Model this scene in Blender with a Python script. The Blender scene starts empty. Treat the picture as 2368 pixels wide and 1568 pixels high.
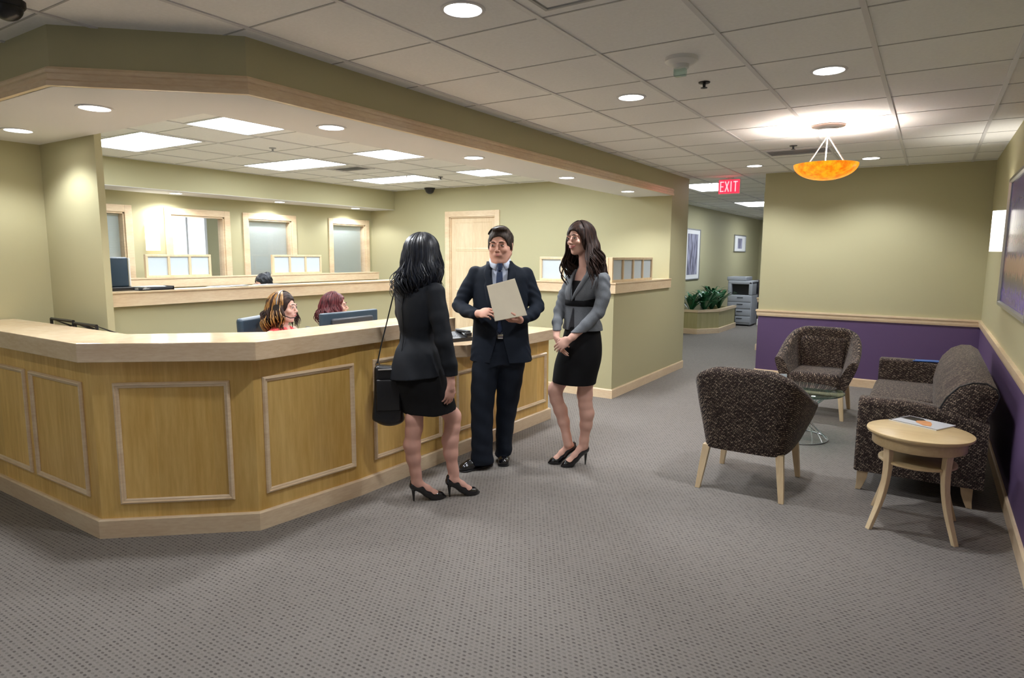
import bpy, bmesh, math, random
import numpy as np
from mathutils import Vector, Matrix
PI = math.pi
random.seed(7)
RNG = np.random.RandomState(11)
SC = bpy.context.scene
COL = SC.collection
SC.view_settings.view_transform = 'Standard'
SC.view_settings.look = 'None'
SC.view_settings.gamma = 1.0
SC.view_settings.use_curve_mapping = False
SC.view_settings.exposure = 0.0
SC.cycles.max_bounces = 6
SC.cycles.diffuse_bounces = 4
SC.cycles.glossy_bounces = 3
SC.cycles.transmission_bounces = 4
SC.cycles.transparent_max_bounces = 8
SC.cycles.caustics_reflective = False
SC.cycles.caustics_refractive = False
SC.cycles.sample_clamp_indirect = 4.0
SC.cycles.use_denoising = True
SC.cycles.adaptive_threshold = .02

# ------------------------------------------------------------------ materials
def lin(r, g, b):
    f = lambda c: ((c / 255 + .055) / 1.055) ** 2.4 if c > 10 else c / 255 / 12.92
    return (f(r), f(g), f(b), 1)
MATS = {}
def newmat(name):
    m = bpy.data.materials.new(name); m.use_nodes = True
    nt = m.node_tree; b = nt.nodes['Principled BSDF']
    MATS[name] = m
    return m, nt, b
def N(nt, t, **kw):
    n = nt.nodes.new(t)
    for k, v in kw.items():
        if k in n.inputs: n.inputs[k].default_value = v
        else: setattr(n, k, v)
    return n
def plain(name, col, rough=.5, metal=0, spec=.5, noise=0, nscale=40, bump=0, bscale=200, sheen=0):
    m, nt, b = newmat(name)
    b.inputs['Base Color'].default_value = col; b.inputs['Roughness'].default_value = rough
    b.inputs['Metallic'].default_value = metal; b.inputs['Specular IOR Level'].default_value = spec
    if sheen: b.inputs['Sheen Weight'].default_value = sheen
    tc = N(nt, 'ShaderNodeTexCoord')
    if noise:
        n = N(nt, 'ShaderNodeTexNoise', Scale=nscale, Detail=3.0)
        nt.links.new(tc.outputs['Object'], n.inputs['Vector'])
        mx = N(nt, 'ShaderNodeMix', data_type='RGBA')
        mx.inputs[6].default_value = tuple(c * (1 - noise) for c in col[:3]) + (1,)
        mx.inputs[7].default_value = tuple(min(1, c * (1 + noise)) for c in col[:3]) + (1,)
        nt.links.new(n.outputs['Fac'], mx.inputs[0]); nt.links.new(mx.outputs[2], b.inputs['Base Color'])
    if bump:
        n2 = N(nt, 'ShaderNodeTexNoise', Scale=bscale, Detail=2.0)
        nt.links.new(tc.outputs['Object'], n2.inputs['Vector'])
        bp = N(nt, 'ShaderNodeBump', Strength=bump, Distance=.002)
        nt.links.new(n2.outputs['Fac'], bp.inputs['Height']); nt.links.new(bp.outputs[0], b.inputs['Normal'])
    return m
def emis(name, col, s):
    m, nt, b = newmat(name)
    b.inputs['Base Color'].default_value = col
    b.inputs['Emission Color'].default_value = col; b.inputs['Emission Strength'].default_value = s
    return m
def wood(name, ca, cb, scale=(3, 3, .35), rough=.35, spec=.4, streak=14, board=None):
    m, nt, b = newmat(name)
    tc = N(nt, 'ShaderNodeTexCoord'); mp = N(nt, 'ShaderNodeMapping'); mp.inputs['Scale'].default_value = scale
    nt.links.new(tc.outputs['Object'], mp.inputs['Vector'])
    n = N(nt, 'ShaderNodeTexNoise', Scale=streak, Detail=6.0, Roughness=.6)
    n2 = N(nt, 'ShaderNodeTexNoise', Scale=1.6, Detail=2.0)
    nt.links.new(mp.outputs[0], n.inputs['Vector']); nt.links.new(mp.outputs[0], n2.inputs['Vector'])
    ad = N(nt, 'ShaderNodeMath', operation='ADD'); nt.links.new(n.outputs['Fac'], ad.inputs[0]); nt.links.new(n2.outputs['Fac'], ad.inputs[1])
    cr = N(nt, 'ShaderNodeMapRange'); cr.inputs[1].default_value = .75; cr.inputs[2].default_value = 1.28
    nt.links.new(ad.outputs[0], cr.inputs[0])
    mx = N(nt, 'ShaderNodeMix', data_type='RGBA'); mx.inputs[6].default_value = ca; mx.inputs[7].default_value = cb
    nt.links.new(cr.outputs[0], mx.inputs[0])
    out = mx.outputs[2]
    if board:   # veneer sheets of slightly different tone
        sx = N(nt, 'ShaderNodeSeparateXYZ'); nt.links.new(tc.outputs['Object'], sx.inputs[0])
        a2 = N(nt, 'ShaderNodeMath', operation='ADD'); nt.links.new(sx.outputs[0], a2.inputs[0]); nt.links.new(sx.outputs[1], a2.inputs[1])
        m2 = N(nt, 'ShaderNodeMath', operation='MULTIPLY'); m2.inputs[1].default_value = 1 / board; nt.links.new(a2.outputs[0], m2.inputs[0])
        fl = N(nt, 'ShaderNodeMath', operation='FLOOR'); nt.links.new(m2.outputs[0], fl.inputs[0])
        wn = N(nt, 'ShaderNodeTexWhiteNoise', noise_dimensions='1D'); nt.links.new(fl.outputs[0], wn.inputs['W'])
        mr = N(nt, 'ShaderNodeMapRange'); mr.inputs[3].default_value = .84; mr.inputs[4].default_value = 1.1
        nt.links.new(wn.outputs['Value'], mr.inputs[0])
        mm = N(nt, 'ShaderNodeMix', data_type='RGBA', blend_type='MULTIPLY'); mm.inputs[0].default_value = 1
        cb2 = N(nt, 'ShaderNodeCombineColor')
        for i in range(3): nt.links.new(mr.outputs[0], cb2.inputs[i])
        nt.links.new(out, mm.inputs[6]); nt.links.new(cb2.outputs[0], mm.inputs[7]); out = mm.outputs[2]
    nt.links.new(out, b.inputs['Base Color'])
    b.inputs['Roughness'].default_value = rough; b.inputs['Specular IOR Level'].default_value = spec
    return m
PAINT = plain('olive_paint', (.48, .447, .275, 1), .6, spec=.25, bump=.15, bscale=260)
PURPLE = plain('purple_paint', (.12, .075, .165, 1), .55, spec=.25, bump=.15, bscale=260)
WHITE = plain('soffit_white', (.74, .74, .76, 1), .7, spec=.2)
TILE = plain('ceiling_tile_fibre', (.88, .88, .88, 1), .9, spec=.1, noise=.06, nscale=60, bump=.3, bscale=120)
TEE = plain('tee_metal', (.68, .68, .70, 1), .45, spec=.4)
TEED = plain('tee_reveal', (.46, .46, .46, 1), .6, spec=.3)
MAPLE = wood('maple_veneer', (.68, .41, .105, 1), (.88, .60, .21, 1), (3, 3, .3), .3, .45, board=.42)
PALE = wood('pale_maple', (.72, .53, .34, 1), (.84, .68, .47, 1), (1.2, 1.2, 6), .28, .5)
TOPM = wood('polished_maple_top', (.70, .51, .32, 1), (.82, .66, .46, 1), (1.2, 1.2, 6), .13, .6)
PALEV = wood('pale_maple_upright', (.70, .53, .33, 1), (.82, .67, .46, 1), (5, 5, .5), .3, .5)
LEGW = wood('beech_leg', (.66, .49, .29, 1), (.76, .61, .39, 1), (8, 8, 1), .35, .4)
TOPW = wood('table_beech', (.58, .42, .22, 1), (.68, .52, .29, 1), (2, 9, 9), .3, .4)
BLACKP = plain('black_plastic', (.012, .012, .014, 1), .35)
DGREY = plain('dark_grey_plastic', (.04, .045, .055, 1), .4)
BLUEGREY = plain('blue_grey_plastic', (.03, .055, .085, 1), .3)
LGREY = plain('light_grey_plastic', (.36, .38, .42, 1), .4)
WPLAST = plain('white_plastic', (.75, .75, .75, 1), .4)
PAPER = plain('paper_white', (.8, .8, .8, 1), .7)
CHROME = plain('chrome', (.7, .7, .7, 1), .15, 1)
SILVER = plain('silver_frame', (.5, .5, .52, 1), .3, .8)
FROST = plain('frosted_glass', (.60, .68, .74, 1), .35, spec=.6)
LAMP = emis('lamp_lens', (1, .98, .95, 1), 9)
FLUO = emis('fluorescent_lens', (.88, .94, 1, 1), 7.2)
SCON = emis('sconce_glass', (1, .95, .86, 1), 1.7)
SCON2 = emis('sconce_glass_lower', (1, .95, .86, 1), .75)

def glass(name, tint=(.97, .98, .98, 1), mixf=.12):
    m, nt, b = newmat(name); nt.nodes.remove(b)
    out = nt.nodes['Material Output']
    tr = N(nt, 'ShaderNodeBsdfTransparent'); tr.inputs[0].default_value = tint
    gl = N(nt, 'ShaderNodeBsdfGlossy'); gl.inputs['Roughness'].default_value = .03
    fr = N(nt, 'ShaderNodeLayerWeight'); pw = N(nt, 'ShaderNodeMath', operation='POWER'); pw.inputs[1].default_value = 4.0
    nt.links.new(fr.outputs['Facing'], pw.inputs[0]); ad = N(nt, 'ShaderNodeMath', operation='MULTIPLY_ADD'); ad.inputs[1].default_value = .9; ad.inputs[2].default_value = .03 + mixf * .2
    nt.links.new(pw.outputs[0], ad.inputs[0])
    mx = N(nt, 'ShaderNodeMixShader'); nt.links.new(ad.outputs[0], mx.inputs[0])
    nt.links.new(tr.outputs[0], mx.inputs[1]); nt.links.new(gl.outputs[0], mx.inputs[2]); nt.links.new(mx.outputs[0], out.inputs[0])
    return m
GLASS = glass('clear_glass'); GLASSG = glass('green_edge_glass', (.72, .86, .82, 1), .4)

def carpet():
    m, nt, b = newmat('carpet_weave')
    tc = N(nt, 'ShaderNodeTexCoord')
    sx = N(nt, 'ShaderNodeSeparateXYZ'); nt.links.new(tc.outputs['Object'], sx.inputs[0])
    def M(op, a, b_=None, c=None):
        n = N(nt, 'ShaderNodeMath', operation=op)
        for i, v in enumerate((a, b_, c)):
            if v is None: continue
            if isinstance(v, (int, float)): n.inputs[i].default_value = v
            else: nt.links.new(v, n.inputs[i])
        return n.outputs[0]
    px, py = .026, .021
    v = M('DIVIDE', sx.outputs[1], py); row = M('FLOOR', v); fv = M('SUBTRACT', v, row)
    sh = M('MULTIPLY', M('MODULO', M('ABSOLUTE', row), 2.0), .5)
    u = M('ADD', M('DIVIDE', sx.outputs[0], px), sh); cu = M('FLOOR', u); fu = M('SUBTRACT', u, cu)
    du = M('DIVIDE', M('SUBTRACT', fu, .5), .36); dv = M('DIVIDE', M('SUBTRACT', fv, .5), .27)
    d2 = M('ADD', M('MULTIPLY', du, du), M('MULTIPLY', dv, dv))
    cv = N(nt, 'ShaderNodeCombineXYZ'); nt.links.new(cu, cv.inputs[0]); nt.links.new(row, cv.inputs[1])
    wn = N(nt, 'ShaderNodeTexWhiteNoise', noise_dimensions='3D'); nt.links.new(cv.outputs[0], wn.inputs['Vector'])
    dot = M('MULTIPLY', N_clamp(nt, M('SUBTRACT', 1.25, d2)), M('ADD', M('MULTIPLY', wn.outputs['Value'], .7), .3))
    n = N(nt, 'ShaderNodeTexNoise', Scale=170.0, Detail=2.0); nt.links.new(tc.outputs['Object'], n.inputs['Vector'])
    n2 = N(nt, 'ShaderNodeTexNoise', Scale=1.1, Detail=1.0); nt.links.new(tc.outputs['Object'], n2.inputs['Vector'])
    base = N(nt, 'ShaderNodeMix', data_type='RGBA')
    base.inputs[6].default_value = (.178, .162, .148, 1); base.inputs[7].default_value = (.285, .262, .242, 1)
    nt.links.new(n.outputs['Fac'], base.inputs[0])
    tint = N(nt, 'ShaderNodeMix', data_type='RGBA', blend_type='MULTIPLY'); tint.inputs[0].default_value = .12
    nt.links.new(base.outputs[2], tint.inputs[6]); nt.links.new(n2.outputs['Color'], tint.inputs[7])
    mx = N(nt, 'ShaderNodeMix', data_type='RGBA'); mx.inputs[7].default_value = (.095, .086, .080, 1)
    nt.links.new(dot, mx.inputs[0]); nt.links.new(base.outputs[2], mx.inputs[6]); nt.links.new(mx.outputs[2], b.inputs['Base Color'])
    b.inputs['Roughness'].default_value = .95; b.inputs['Specular IOR Level'].default_value = .05
    bp = N(nt, 'ShaderNodeBump', Strength=.5, Distance=.003); inv = M('SUBTRACT', 1.0, dot)
    nt.links.new(inv, bp.inputs['Height']); nt.links.new(bp.outputs[0], b.inputs['Normal'])
    return m
def N_clamp(nt, s):
    c = N(nt, 'ShaderNodeClamp'); nt.links.new(s, c.inputs[0]); return c.outputs[0]
CARPET = carpet()

def weave(name):   # upholstery: broken tan and brown dashes on near black
    m, nt, b = newmat(name)
    tc = N(nt, 'ShaderNodeTexCoord')
    sx = N(nt, 'ShaderNodeSeparateXYZ'); nt.links.new(tc.outputs['Object'], sx.inputs[0])
    ad = N(nt, 'ShaderNodeMath', operation='ADD'); nt.links.new(sx.outputs[0], ad.inputs[0]); nt.links.new(sx.outputs[1], ad.inputs[1])
    cb = N(nt, 'ShaderNodeCombineXYZ'); nt.links.new(ad.outputs[0], cb.inputs[0]); nt.links.new(sx.outputs[2], cb.inputs[1])
    y2 = N(nt, 'ShaderNodeMath', operation='SUBTRACT'); nt.links.new(sx.outputs[1], y2.inputs[0]); nt.links.new(sx.outputs[0], y2.inputs[1])
    sc = N(nt, 'ShaderNodeMath', operation='MULTIPLY'); sc.inputs[1].default_value = .6; nt.links.new(y2.outputs[0], sc.inputs[0])
    zz = N(nt, 'ShaderNodeMath', operation='ADD'); nt.links.new(sx.outputs[2], zz.inputs[0]); nt.links.new(sc.outputs[0], zz.inputs[1])
    nt.links.new(zz.outputs[0], cb.inputs[1])
    br = N(nt, 'ShaderNodeTexBrick'); br.offset = .5
    br.inputs['Color1'].default_value = (.075, .042, .034, 1); br.inputs['Color2'].default_value = (.44, .34, .25, 1)
    br.inputs['Mortar'].default_value = (.012, .008, .008, 1); br.inputs['Scale'].default_value = 1
    br.inputs['Mortar Size'].default_value = .0026; br.inputs['Brick Width'].default_value = .019; br.inputs['Row Height'].default_value = .011
    br.inputs['Bias'].default_value = -.05
    nt.links.new(cb.outputs[0], br.inputs['Vector'])
    n = N(nt, 'ShaderNodeTexNoise', Scale=85.0, Detail=2.0); nt.links.new(tc.outputs['Object'], n.inputs['Vector'])
    mr = N(nt, 'ShaderNodeMapRange'); mr.inputs[1].default_value = .40; mr.inputs[2].default_value = .54
    nt.links.new(n.outputs['Fac'], mr.inputs[0])
    mx = N(nt, 'ShaderNodeMix', data_type='RGBA'); mx.inputs[6].default_value = (.022, .013, .011, 1)
    nt.links.new(mr.outputs[0], mx.inputs[0]); nt.links.new(br.outputs['Color'], mx.inputs[7])
    nt.links.new(mx.outputs[2], b.inputs['Base Color'])
    b.inputs['Roughness'].default_value = .8; b.inputs['Specular IOR Level'].default_value = .25; b.inputs['Sheen Weight'].default_value = .1
    return m
FABRIC = weave('basket_weave_fabric')

# ------------------------------------------------------------------ mesh helpers
class MB:
    def __init__(s): s.v = []; s.f = []; s.mi = []; s.sm = []; s.cur = 0
    def add(s, vs, fs, smooth=False):
        o = len(s.v); s.v += [tuple(p) for p in vs]
        for f in fs: s.f.append([i + o for i in f]); s.mi.append(s.cur); s.sm.append(smooth)
        return s
    def box(s, x0, x1, y0, y1, z0, z1, M=None):
        vs = [(x, y, z) for x in (x0, x1) for y in (y0, y1) for z in (z0, z1)]
        if M is not None: vs = [M @ Vector(p) for p in vs]
        return s.add(vs, [(0, 1, 3, 2), (4, 6, 7, 5), (0, 4, 5, 1), (2, 3, 7, 6), (0, 2, 6, 4), (1, 5, 7, 3)])
    def rbox(s, x0, x1, y0, y1, z0, z1, r=.01, seg=3, M=None, smooth=True):
        bm = bmesh.new(); bmesh.ops.create_cube(bm, size=1)
        for v in bm.verts:
            v.co = Vector(((x0 + x1) / 2 + v.co.x * (x1 - x0), (y0 + y1) / 2 + v.co.y * (y1 - y0), (z0 + z1) / 2 + v.co.z * (z1 - z0)))
        bmesh.ops.bevel(bm, geom=list(bm.edges), offset=r, segments=seg, profile=.5, affect='EDGES')
        bm.verts.index_update()
        vs = [(M @ v.co if M is not None else v.co.copy()) for v in bm.verts]; fs = [[v.index for v in f.verts] for f in bm.faces]
        bm.free(); return s.add(vs, fs, smooth)
    def prism(s, pts, z0, z1, M=None):   # pts counter-clockwise, may be concave
        n = len(pts); vs = [(p[0], p[1], z0) for p in pts] + [(p[0], p[1], z1) for p in pts]
        if M is not None: vs = [M @ Vector(p) for p in vs]
        return s.add(vs, [list(range(n))[::-1], list(range(n, 2 * n))] + [(i, (i + 1) % n, (i + 1) % n + n, i + n) for i in range(n)])
    def loft(s, rings, cap=True, smooth=True, closed=True):
        n = len(rings[0]); vs = [p for r in rings for p in r]; fs = []
        for k in range(len(rings) - 1):
            for i in range(n if closed else n - 1):
                j = (i + 1) % n; fs.append((k * n + i, k * n + j, (k + 1) * n + j, (k + 1) * n + i))
        if cap: fs.append(list(range(n))[::-1]); fs.append([(len(rings) - 1) * n + i for i in range(n)])
        return s.add(vs, fs, smooth)
    def lathe(s, prof, c=(0, 0), n=32, cap=True, M=None, sx=1, sy=1):
        rings = []
        for r, z in prof:
            ring = [(c[0] + sx * r * math.cos(2 * PI * i / n), c[1] + sy * r * math.sin(2 * PI * i / n), z) for i in range(n)]
            if M is not None: ring = [M @ Vector(p) for p in ring]
            rings.append(ring)
        return s.loft(rings, cap)
    def tube(s, pts, r, n=8, cap=True):
        pts = [Vector(p) for p in pts]; rs = r if isinstance(r, (list, tuple)) else [r] * len(pts)
        rings = []; up = None
        for i, p in enumerate(pts):
            t = (pts[min(i + 1, len(pts) - 1)] - pts[max(i - 1, 0)]).normalized()
            if up is None: up = t.orthogonal().normalized()
            up = (up - t * up.dot(t)).normalized(); w = t.cross(up)
            rings.append([p + rs[i] * (math.cos(2 * PI * k / n) * up + math.sin(2 * PI * k / n) * w) for k in range(n)])
        return s.loft(rings, cap)
    def sweep(s, path, prof, closed=False, smooth=False):
        # path: 2D points; prof: (outward offset, z). outward = right of travel
        P = [Vector((p[0], p[1])) for p in path]; n = len(P); rings = []
        for i in range(n):
            a = (P[i] - P[i - 1]).normalized() if (i > 0 or closed) else None
            b = (P[(i + 1) % n] - P[i]).normalized() if (i < n - 1 or closed) else None
            if a is None: a = b
            if b is None: b = a
            na = Vector((a.y, -a.x)); nb = Vector((b.y, -b.x)); m = (na + nb).normalized(); k = 1 / max(.3, m.dot(na))
            rings.append([(P[i].x + m.x * o * k, P[i].y + m.y * o * k, z) for o, z in prof])
        if closed: rings.append(rings[0])
        return s.loft(rings, not closed, smooth)
    def build(s, name, mat, parent=None, loc=None, bevel=0):
        me = bpy.data.meshes.new(name); me.from_pydata(s.v, [], s.f)
        mats = mat if isinstance(mat, (list, tuple)) else [mat]
        for m in mats: me.materials.append(m)
        me.polygons.foreach_set('use_smooth', s.sm); me.polygons.foreach_set('material_index', s.mi)
        bm = bmesh.new(); bm.from_mesh(me); bmesh.ops.recalc_face_normals(bm, faces=bm.faces); bm.to_mesh(me); bm.free()
        if any(s.sm): 
            try: me.set_sharp_from_angle(angle=math.radians(50))
            except Exception: pass
        o = bpy.data.objects.new(name, me); COL.objects.link(o)
        if parent is not None: o.parent = parent
        if loc is not None: o.location = loc
        if bevel:
            md = o.modifiers.new('bevel', 'BEVEL'); md.width = bevel; md.segments = 2; md.limit_method = 'ANGLE'
        return o
def tag(o, label, cat, group=None, kind=None):
    o['label'] = label; o['category'] = cat
    if group: o['group'] = group
    if kind: o['kind'] = kind
    return o
def thing(name, label, cat, loc=(0, 0, 0), rz=0, group=None):
    o = bpy.data.objects.new(name, None); COL.objects.link(o); o.location = loc; o.rotation_euler = (0, 0, rz)
    o.empty_display_size = .1
    return tag(o, label, cat, group)
def struct(o): o['kind'] = 'structure'; return o
def copy_tree(o, parent=None):
    c = o.copy(); COL.objects.link(c)
    if parent is not None: c.parent = parent
    for ch in list(o.children): copy_tree(ch, c)
    return c
def spot(loc, watts, parent=None, size=130, blend=.6, rad=.06, col=(.94, .965, 1)):
    l = bpy.data.lights.new('downlight_beam', 'SPOT'); l.energy = watts; l.spot_size = math.radians(size); l.spot_blend = blend
    l.shadow_soft_size = rad; l.color = col
    o = bpy.data.objects.new('downlight_beam', l); COL.objects.link(o); o.location = loc
    if parent: o.parent = parent
    return o
# ------------------------------------------------------------------ room shell (metres; camera stands at x=0,y=0)
CZ = 2.62; SZ = 2.345; XR = .505; YF = 8.82; XP = -2.88
mb = MB(); mb.box(-12.2, 1.2, -3.6, 20.2, -.1, 0); struct(mb.build('floor', CARPET))
mb = MB(); mb.box(-12.2, 1.2, -3.6, 20.2, CZ, CZ + .1); struct(mb.build('ceiling', TILE))
# suspended grid: wide runners along the room, thin cross reveals
mb = MB()
xs = [.29 - .61 * k for k in range(14)]
for x in xs: mb.box(x - .012, x + .012, -3.5, 20, CZ - .006, CZ)
struct(mb.build('trim_1', TEE))
mb = MB()
ys = [3.215 + .61 * k for k in range(-11, 28)]
for y in ys: mb.box(-8.25, XR, y - .0045, y + .0045, CZ - .0025, CZ)
struct(mb.build('trim_2', TEED))

def two_tone(name, x0, x1, y0, y1):
    mb = MB(); mb.cur = 1; mb.box(x0, x1, y0, y1, 0, .85); mb.cur = 0; mb.box(x0, x1, y0, y1, .85, CZ)
    return struct(mb.build(name, [PAINT, PURPLE]))
two_tone('wall_right', XR, XR + .12, -3.5, YF)
two_tone('wall_far', -1.86, XR + .12, YF, YF + .12)
RAIL = [(0, .808), (.012, .808), (.018, .83), (.02, .86), (.028, .868), (.028, .888), (0, .888)]
BASE = [(0, 0), (.016, 0), (.016, .092), (.010, .104), (0, .104)]
mb = MB(); mb.sweep([(-1.86, YF + .12), (-1.86, YF), (XR, YF), (XR, -3.5)][:], RAIL); struct(mb.build('trim_3', PALE))
mb = MB(); mb.sweep([(-1.86, YF + .12), (-1.86, YF), (XR, YF), (XR, -3.5)], BASE); struct(mb.build('baseboard_right', PALE))
# wall section deeper in the hall on the right
mb = MB(); mb.box(-2.4, 1.1, 11.35, 11.45, 0, CZ); struct(mb.build('wall_hall_right', PAINT))
mb = MB(); mb.sweep([(-2.4, 11.45), (-2.4, 11.35), (1.0, 11.35)], RAIL); struct(mb.build('trim_4', PALE))
mb = MB(); mb.sweep([(-2.4, 11.45), (-2.4, 11.35), (1.0, 11.35)], BASE); struct(mb.build('baseboard_hall_right', PALE))
# office back wall with the door, thick end pier beside the hall
DY = 8.25; dx0, dx1, dh = -6.52, -5.64, 2.16
mb = MB()
mb.box(-8.37, dx0, DY, DY + .12, 0, CZ); mb.box(dx1, -4.3, DY, DY + .12, 0, CZ); mb.box(dx0, dx1, DY, DY + .12, dh, CZ)
mb.box(-4.3, XP, DY, 8.93, 0, CZ)
struct(mb.build('wall_office_back', PAINT))
mb = MB(); mb.box(-4.42, -4.3, 8.93, 20, 0, CZ); struct(mb.build('wall_hall_left', PAINT))
mb = MB(); mb.box(-4.42, 1.1, 20, 20.12, 0, CZ); struct(mb.build('wall_hall_end', PAINT))
mb = MB(); mb.sweep([(-4.3, 8.93), (-4.3, 20)], BASE)
struct(mb.build('baseboard_hall_left', PALE))
# door, closed, six-panel maple
d = MB(); d.box(dx0, dx1, DY + .03, DY + .075, .01, dh)
dr = struct(d.build('door_1', PALEV))
pm = MB()
for (a, b) in ((dx0 + .11, (dx0 + dx1) / 2 - .02), ((dx0 + dx1) / 2 + .02, dx1 - .11)):
    for (z0, z1) in ((.2, .95), (1.03, 1.62), (1.68, 2.06)):
        pm.sweep([(a, z0), (b, z0), (b, z1), (a, z1)][::-1], [(0, 0), (-.02, .006), (-.025, 0)], closed=True)
pm.v = [(x, DY + .03 - z, y) for x, y, z in pm.v]
pm.build('door_panel', PALEV, dr)
mb = MB()
for (a, b, c, e) in ((dx0 - .085, dx0, 0, dh + .09), (dx1, dx1 + .085, 0, dh + .09), (dx0, dx1, dh, dh + .09)):
    mb.box(a, b, DY - .018, DY + .03, c, e)
mb.box(dx0, dx0 + .015, DY, DY + .06, 0, dh); mb.box(dx1 - .015, dx1, DY, DY + .06, 0, dh); mb.box(dx0, dx1, DY, DY + .06, dh - .015, dh)
mb.build('door_frame', PALE, dr, bevel=.004)
mb = MB(); mb.tube([(dx1 - .09, DY + .03, 1.0), (dx1 - .09, DY - .03, 1.0)], .011); mb.tube([(dx1 - .09, DY - .03, 1.0), (dx1 - .2, DY - .03, 1.0)], .01); mb.build('door_handle', CHROME, dr)

# back office window wall
XW = -8.25
wins = [(3.05, 4.12), (4.69, 5.44), (5.81, 6.56), (7.37, 8.1)]
wz0, wz1 = .95, 2.06
mb = MB(); ycur = 1.9
for a, b in wins:
    mb.box(XW - .12, XW, ycur, a, 0, CZ); mb.box(XW - .12, XW, a, b, 0, wz0); mb.box(XW - .12, XW, a, b, wz1, CZ); ycur = b
mb.box(XW - .12, XW, ycur, DY + .12, 0, CZ)
struct(mb.build('wall_office_left', PAINT))
BLIND = plain('blind_slat', (.70, .75, .74, 1), .5)
for i, (a, b) in enumerate(wins):
    w = MB(); w.box(XW - .07, XW - .064, a, b, wz0, wz1)
    wo = struct(w.build('window_%d' % (i + 1), GLASS))
    f = MB(); t = .085
    f.box(XW, XW + .018, a - t, a, wz0 - t, wz1 + t); f.box(XW, XW + .018, b, b + t, wz0 - t, wz1 + t)
    f.box(XW, XW + .018, a, b, wz1, wz1 + t); f.box(XW, XW + .018, a, b, wz0 - t, wz0)
    f.box(XW - .12, XW, a, a + .02, wz0, wz1); f.box(XW - .12, XW, b - .02, b, wz0, wz1); f.box(XW - .12, XW, a, b, wz1 - .02, wz1); f.box(XW - .12, XW, a, b, wz0, wz0 + .02)
    f.build('window_frame', PALE, wo, bevel=.003)
    if i != 1:
        s = MB(); z = wz0 + .03
        while z < wz1 - .03:
            M = Matrix.Translation((XW - .1, 0, z)) @ Matrix.Rotation(math.radians(-66), 4, 'Y')
            s.box(-.0125, .0125, a + .022, b - .022, -.0006, .0006, M); z += .021
        s.box(XW - .115, XW - .085, a + .022, b - .022, wz1 - .045, wz1 - .02)
        s.build('blind', BLIND, wo)
# rooms seen through the windows
mb = MB(); mb.box(-12.1, -12.0, 1.8, 9, 0, CZ); struct(mb.build('wall_side_office', PAINT))
SHADE = emis('daylit_roller_shade', (.93, .96, 1, 1), 1.25)
wf = MB(); wf.box(-12.0, -11.97, 5.9, 7.45, .7, 2.35); wo = struct(wf.build('window_6', SHADE))
wf = MB(); wf.box(-12.0, -11.94, 5.85, 5.9, .65, 2.4); wf.box(-12.0, -11.94, 7.45, 7.5, .65, 2.4); wf.box(-12.0, -11.94, 5.9, 7.45, 2.35, 2.4); wf.box(-12.0, -11.94, 5.9, 7.45, .65, .7); wf.box(-11.97, -11.95, 7.08, 7.12, .7, 2.35); wf.build('window_frame', WHITE, wo)
# dropped back soffit above the windows
mb = MB(); mb.box(-8.25, -7.7, 1.9, DY, 2.315, CZ); struct(mb.build('wall_soffit_back', PAINT))
mb = MB(); mb.box(-8.25, -7.7, 1.9, DY, 2.31, 2.315); struct(mb.build('ceiling_soffit_back', WHITE))
# front soffit ring over the desk
ring = [(-5.5, 1.47), (-3.52, 1.47), (XP, 2.06), (XP, DY), (-3.46, DY), (-3.46, 2.19), (-5.5, 2.19)]
mb = MB(); mb.prism(ring, SZ + .004, CZ); struct(mb.build('wall_soffit_front', PAINT))
mb = MB(); mb.prism(ring, SZ, SZ + .004); struct(mb.build('ceiling_soffit_front', WHITE))
TP = [(-.004, SZ), (.024, SZ), (.024, SZ + .022), (.016, SZ + .03), (.016, SZ + .055), (.022, SZ + .06), (.022, SZ + .074), (.010, SZ + .088), (-.004, SZ + .088)]
mb = MB(); mb.sweep([(-5.5, 1.47), (-3.52, 1.47), (XP, 2.06), (XP, DY + .01)], TP); struct(mb.build('trim_5', PALE))
# walls left of the desk
mb = MB(); mb.box(-5.62, -5.5, -3.5, 2.31, 0, CZ); struct(mb.build('wall_left', PAINT))
mb = MB(); mb.box(-5.5, -4.70, 2.19, 2.235, 0, CZ); struct(mb.build('wall_desk_stub', PAINT))
mb = MB(); mb.box(-8.37, -5.62, 1.8, 1.9, 0, CZ); struct(mb.build('wall_office_side', PAINT))
# unseen glazed front behind the viewer, added to let daylight fill the lobby
mb = MB(); mb.box(-5.62, -5.1, -3.6, -3.5, 0, CZ); mb.box(0.1, XR + .12, -3.6, -3.5, 0, CZ); mb.box(-5.1, .1, -3.6, -3.5, 2.45, CZ); struct(mb.build('wall_near', PAINT))
mb = MB(); mb.box(-5.1, .1, -3.56, -3.55, .06, 2.45); fill_win = struct(mb.build('window_5', GLASS))
mb = MB()
for k in range(6): mb.box(-5.1 + k * 1.03, -5.05 + k * 1.03, -3.59, -3.51, 0, 2.45)
mb.box(-5.1, .1, -3.59, -3.51, 0, .06); mb.box(-5.1, .1, -3.59, -3.51, 2.40, 2.45); mb.build('window_frame', SILVER, fill_win)
pl = bpy.data.lights.new('daylight_fill_portal', 'AREA'); pl.shape = 'RECTANGLE'; pl.size = 5.2; pl.size_y = 2.4; pl.cycles.is_portal = True
po = bpy.data.objects.new('daylight_fill_portal', pl); COL.objects.link(po); po.location = (-2.5, -3.62, 1.25); po.rotation_euler = (PI / 2, 0, PI)
mb = MB(); mb.sweep([(-5.5, 1.6), (-5.5, -3.5)], [(-o, z) for o, z in BASE]); struct(mb.build('baseboard_left', PALE))

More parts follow.
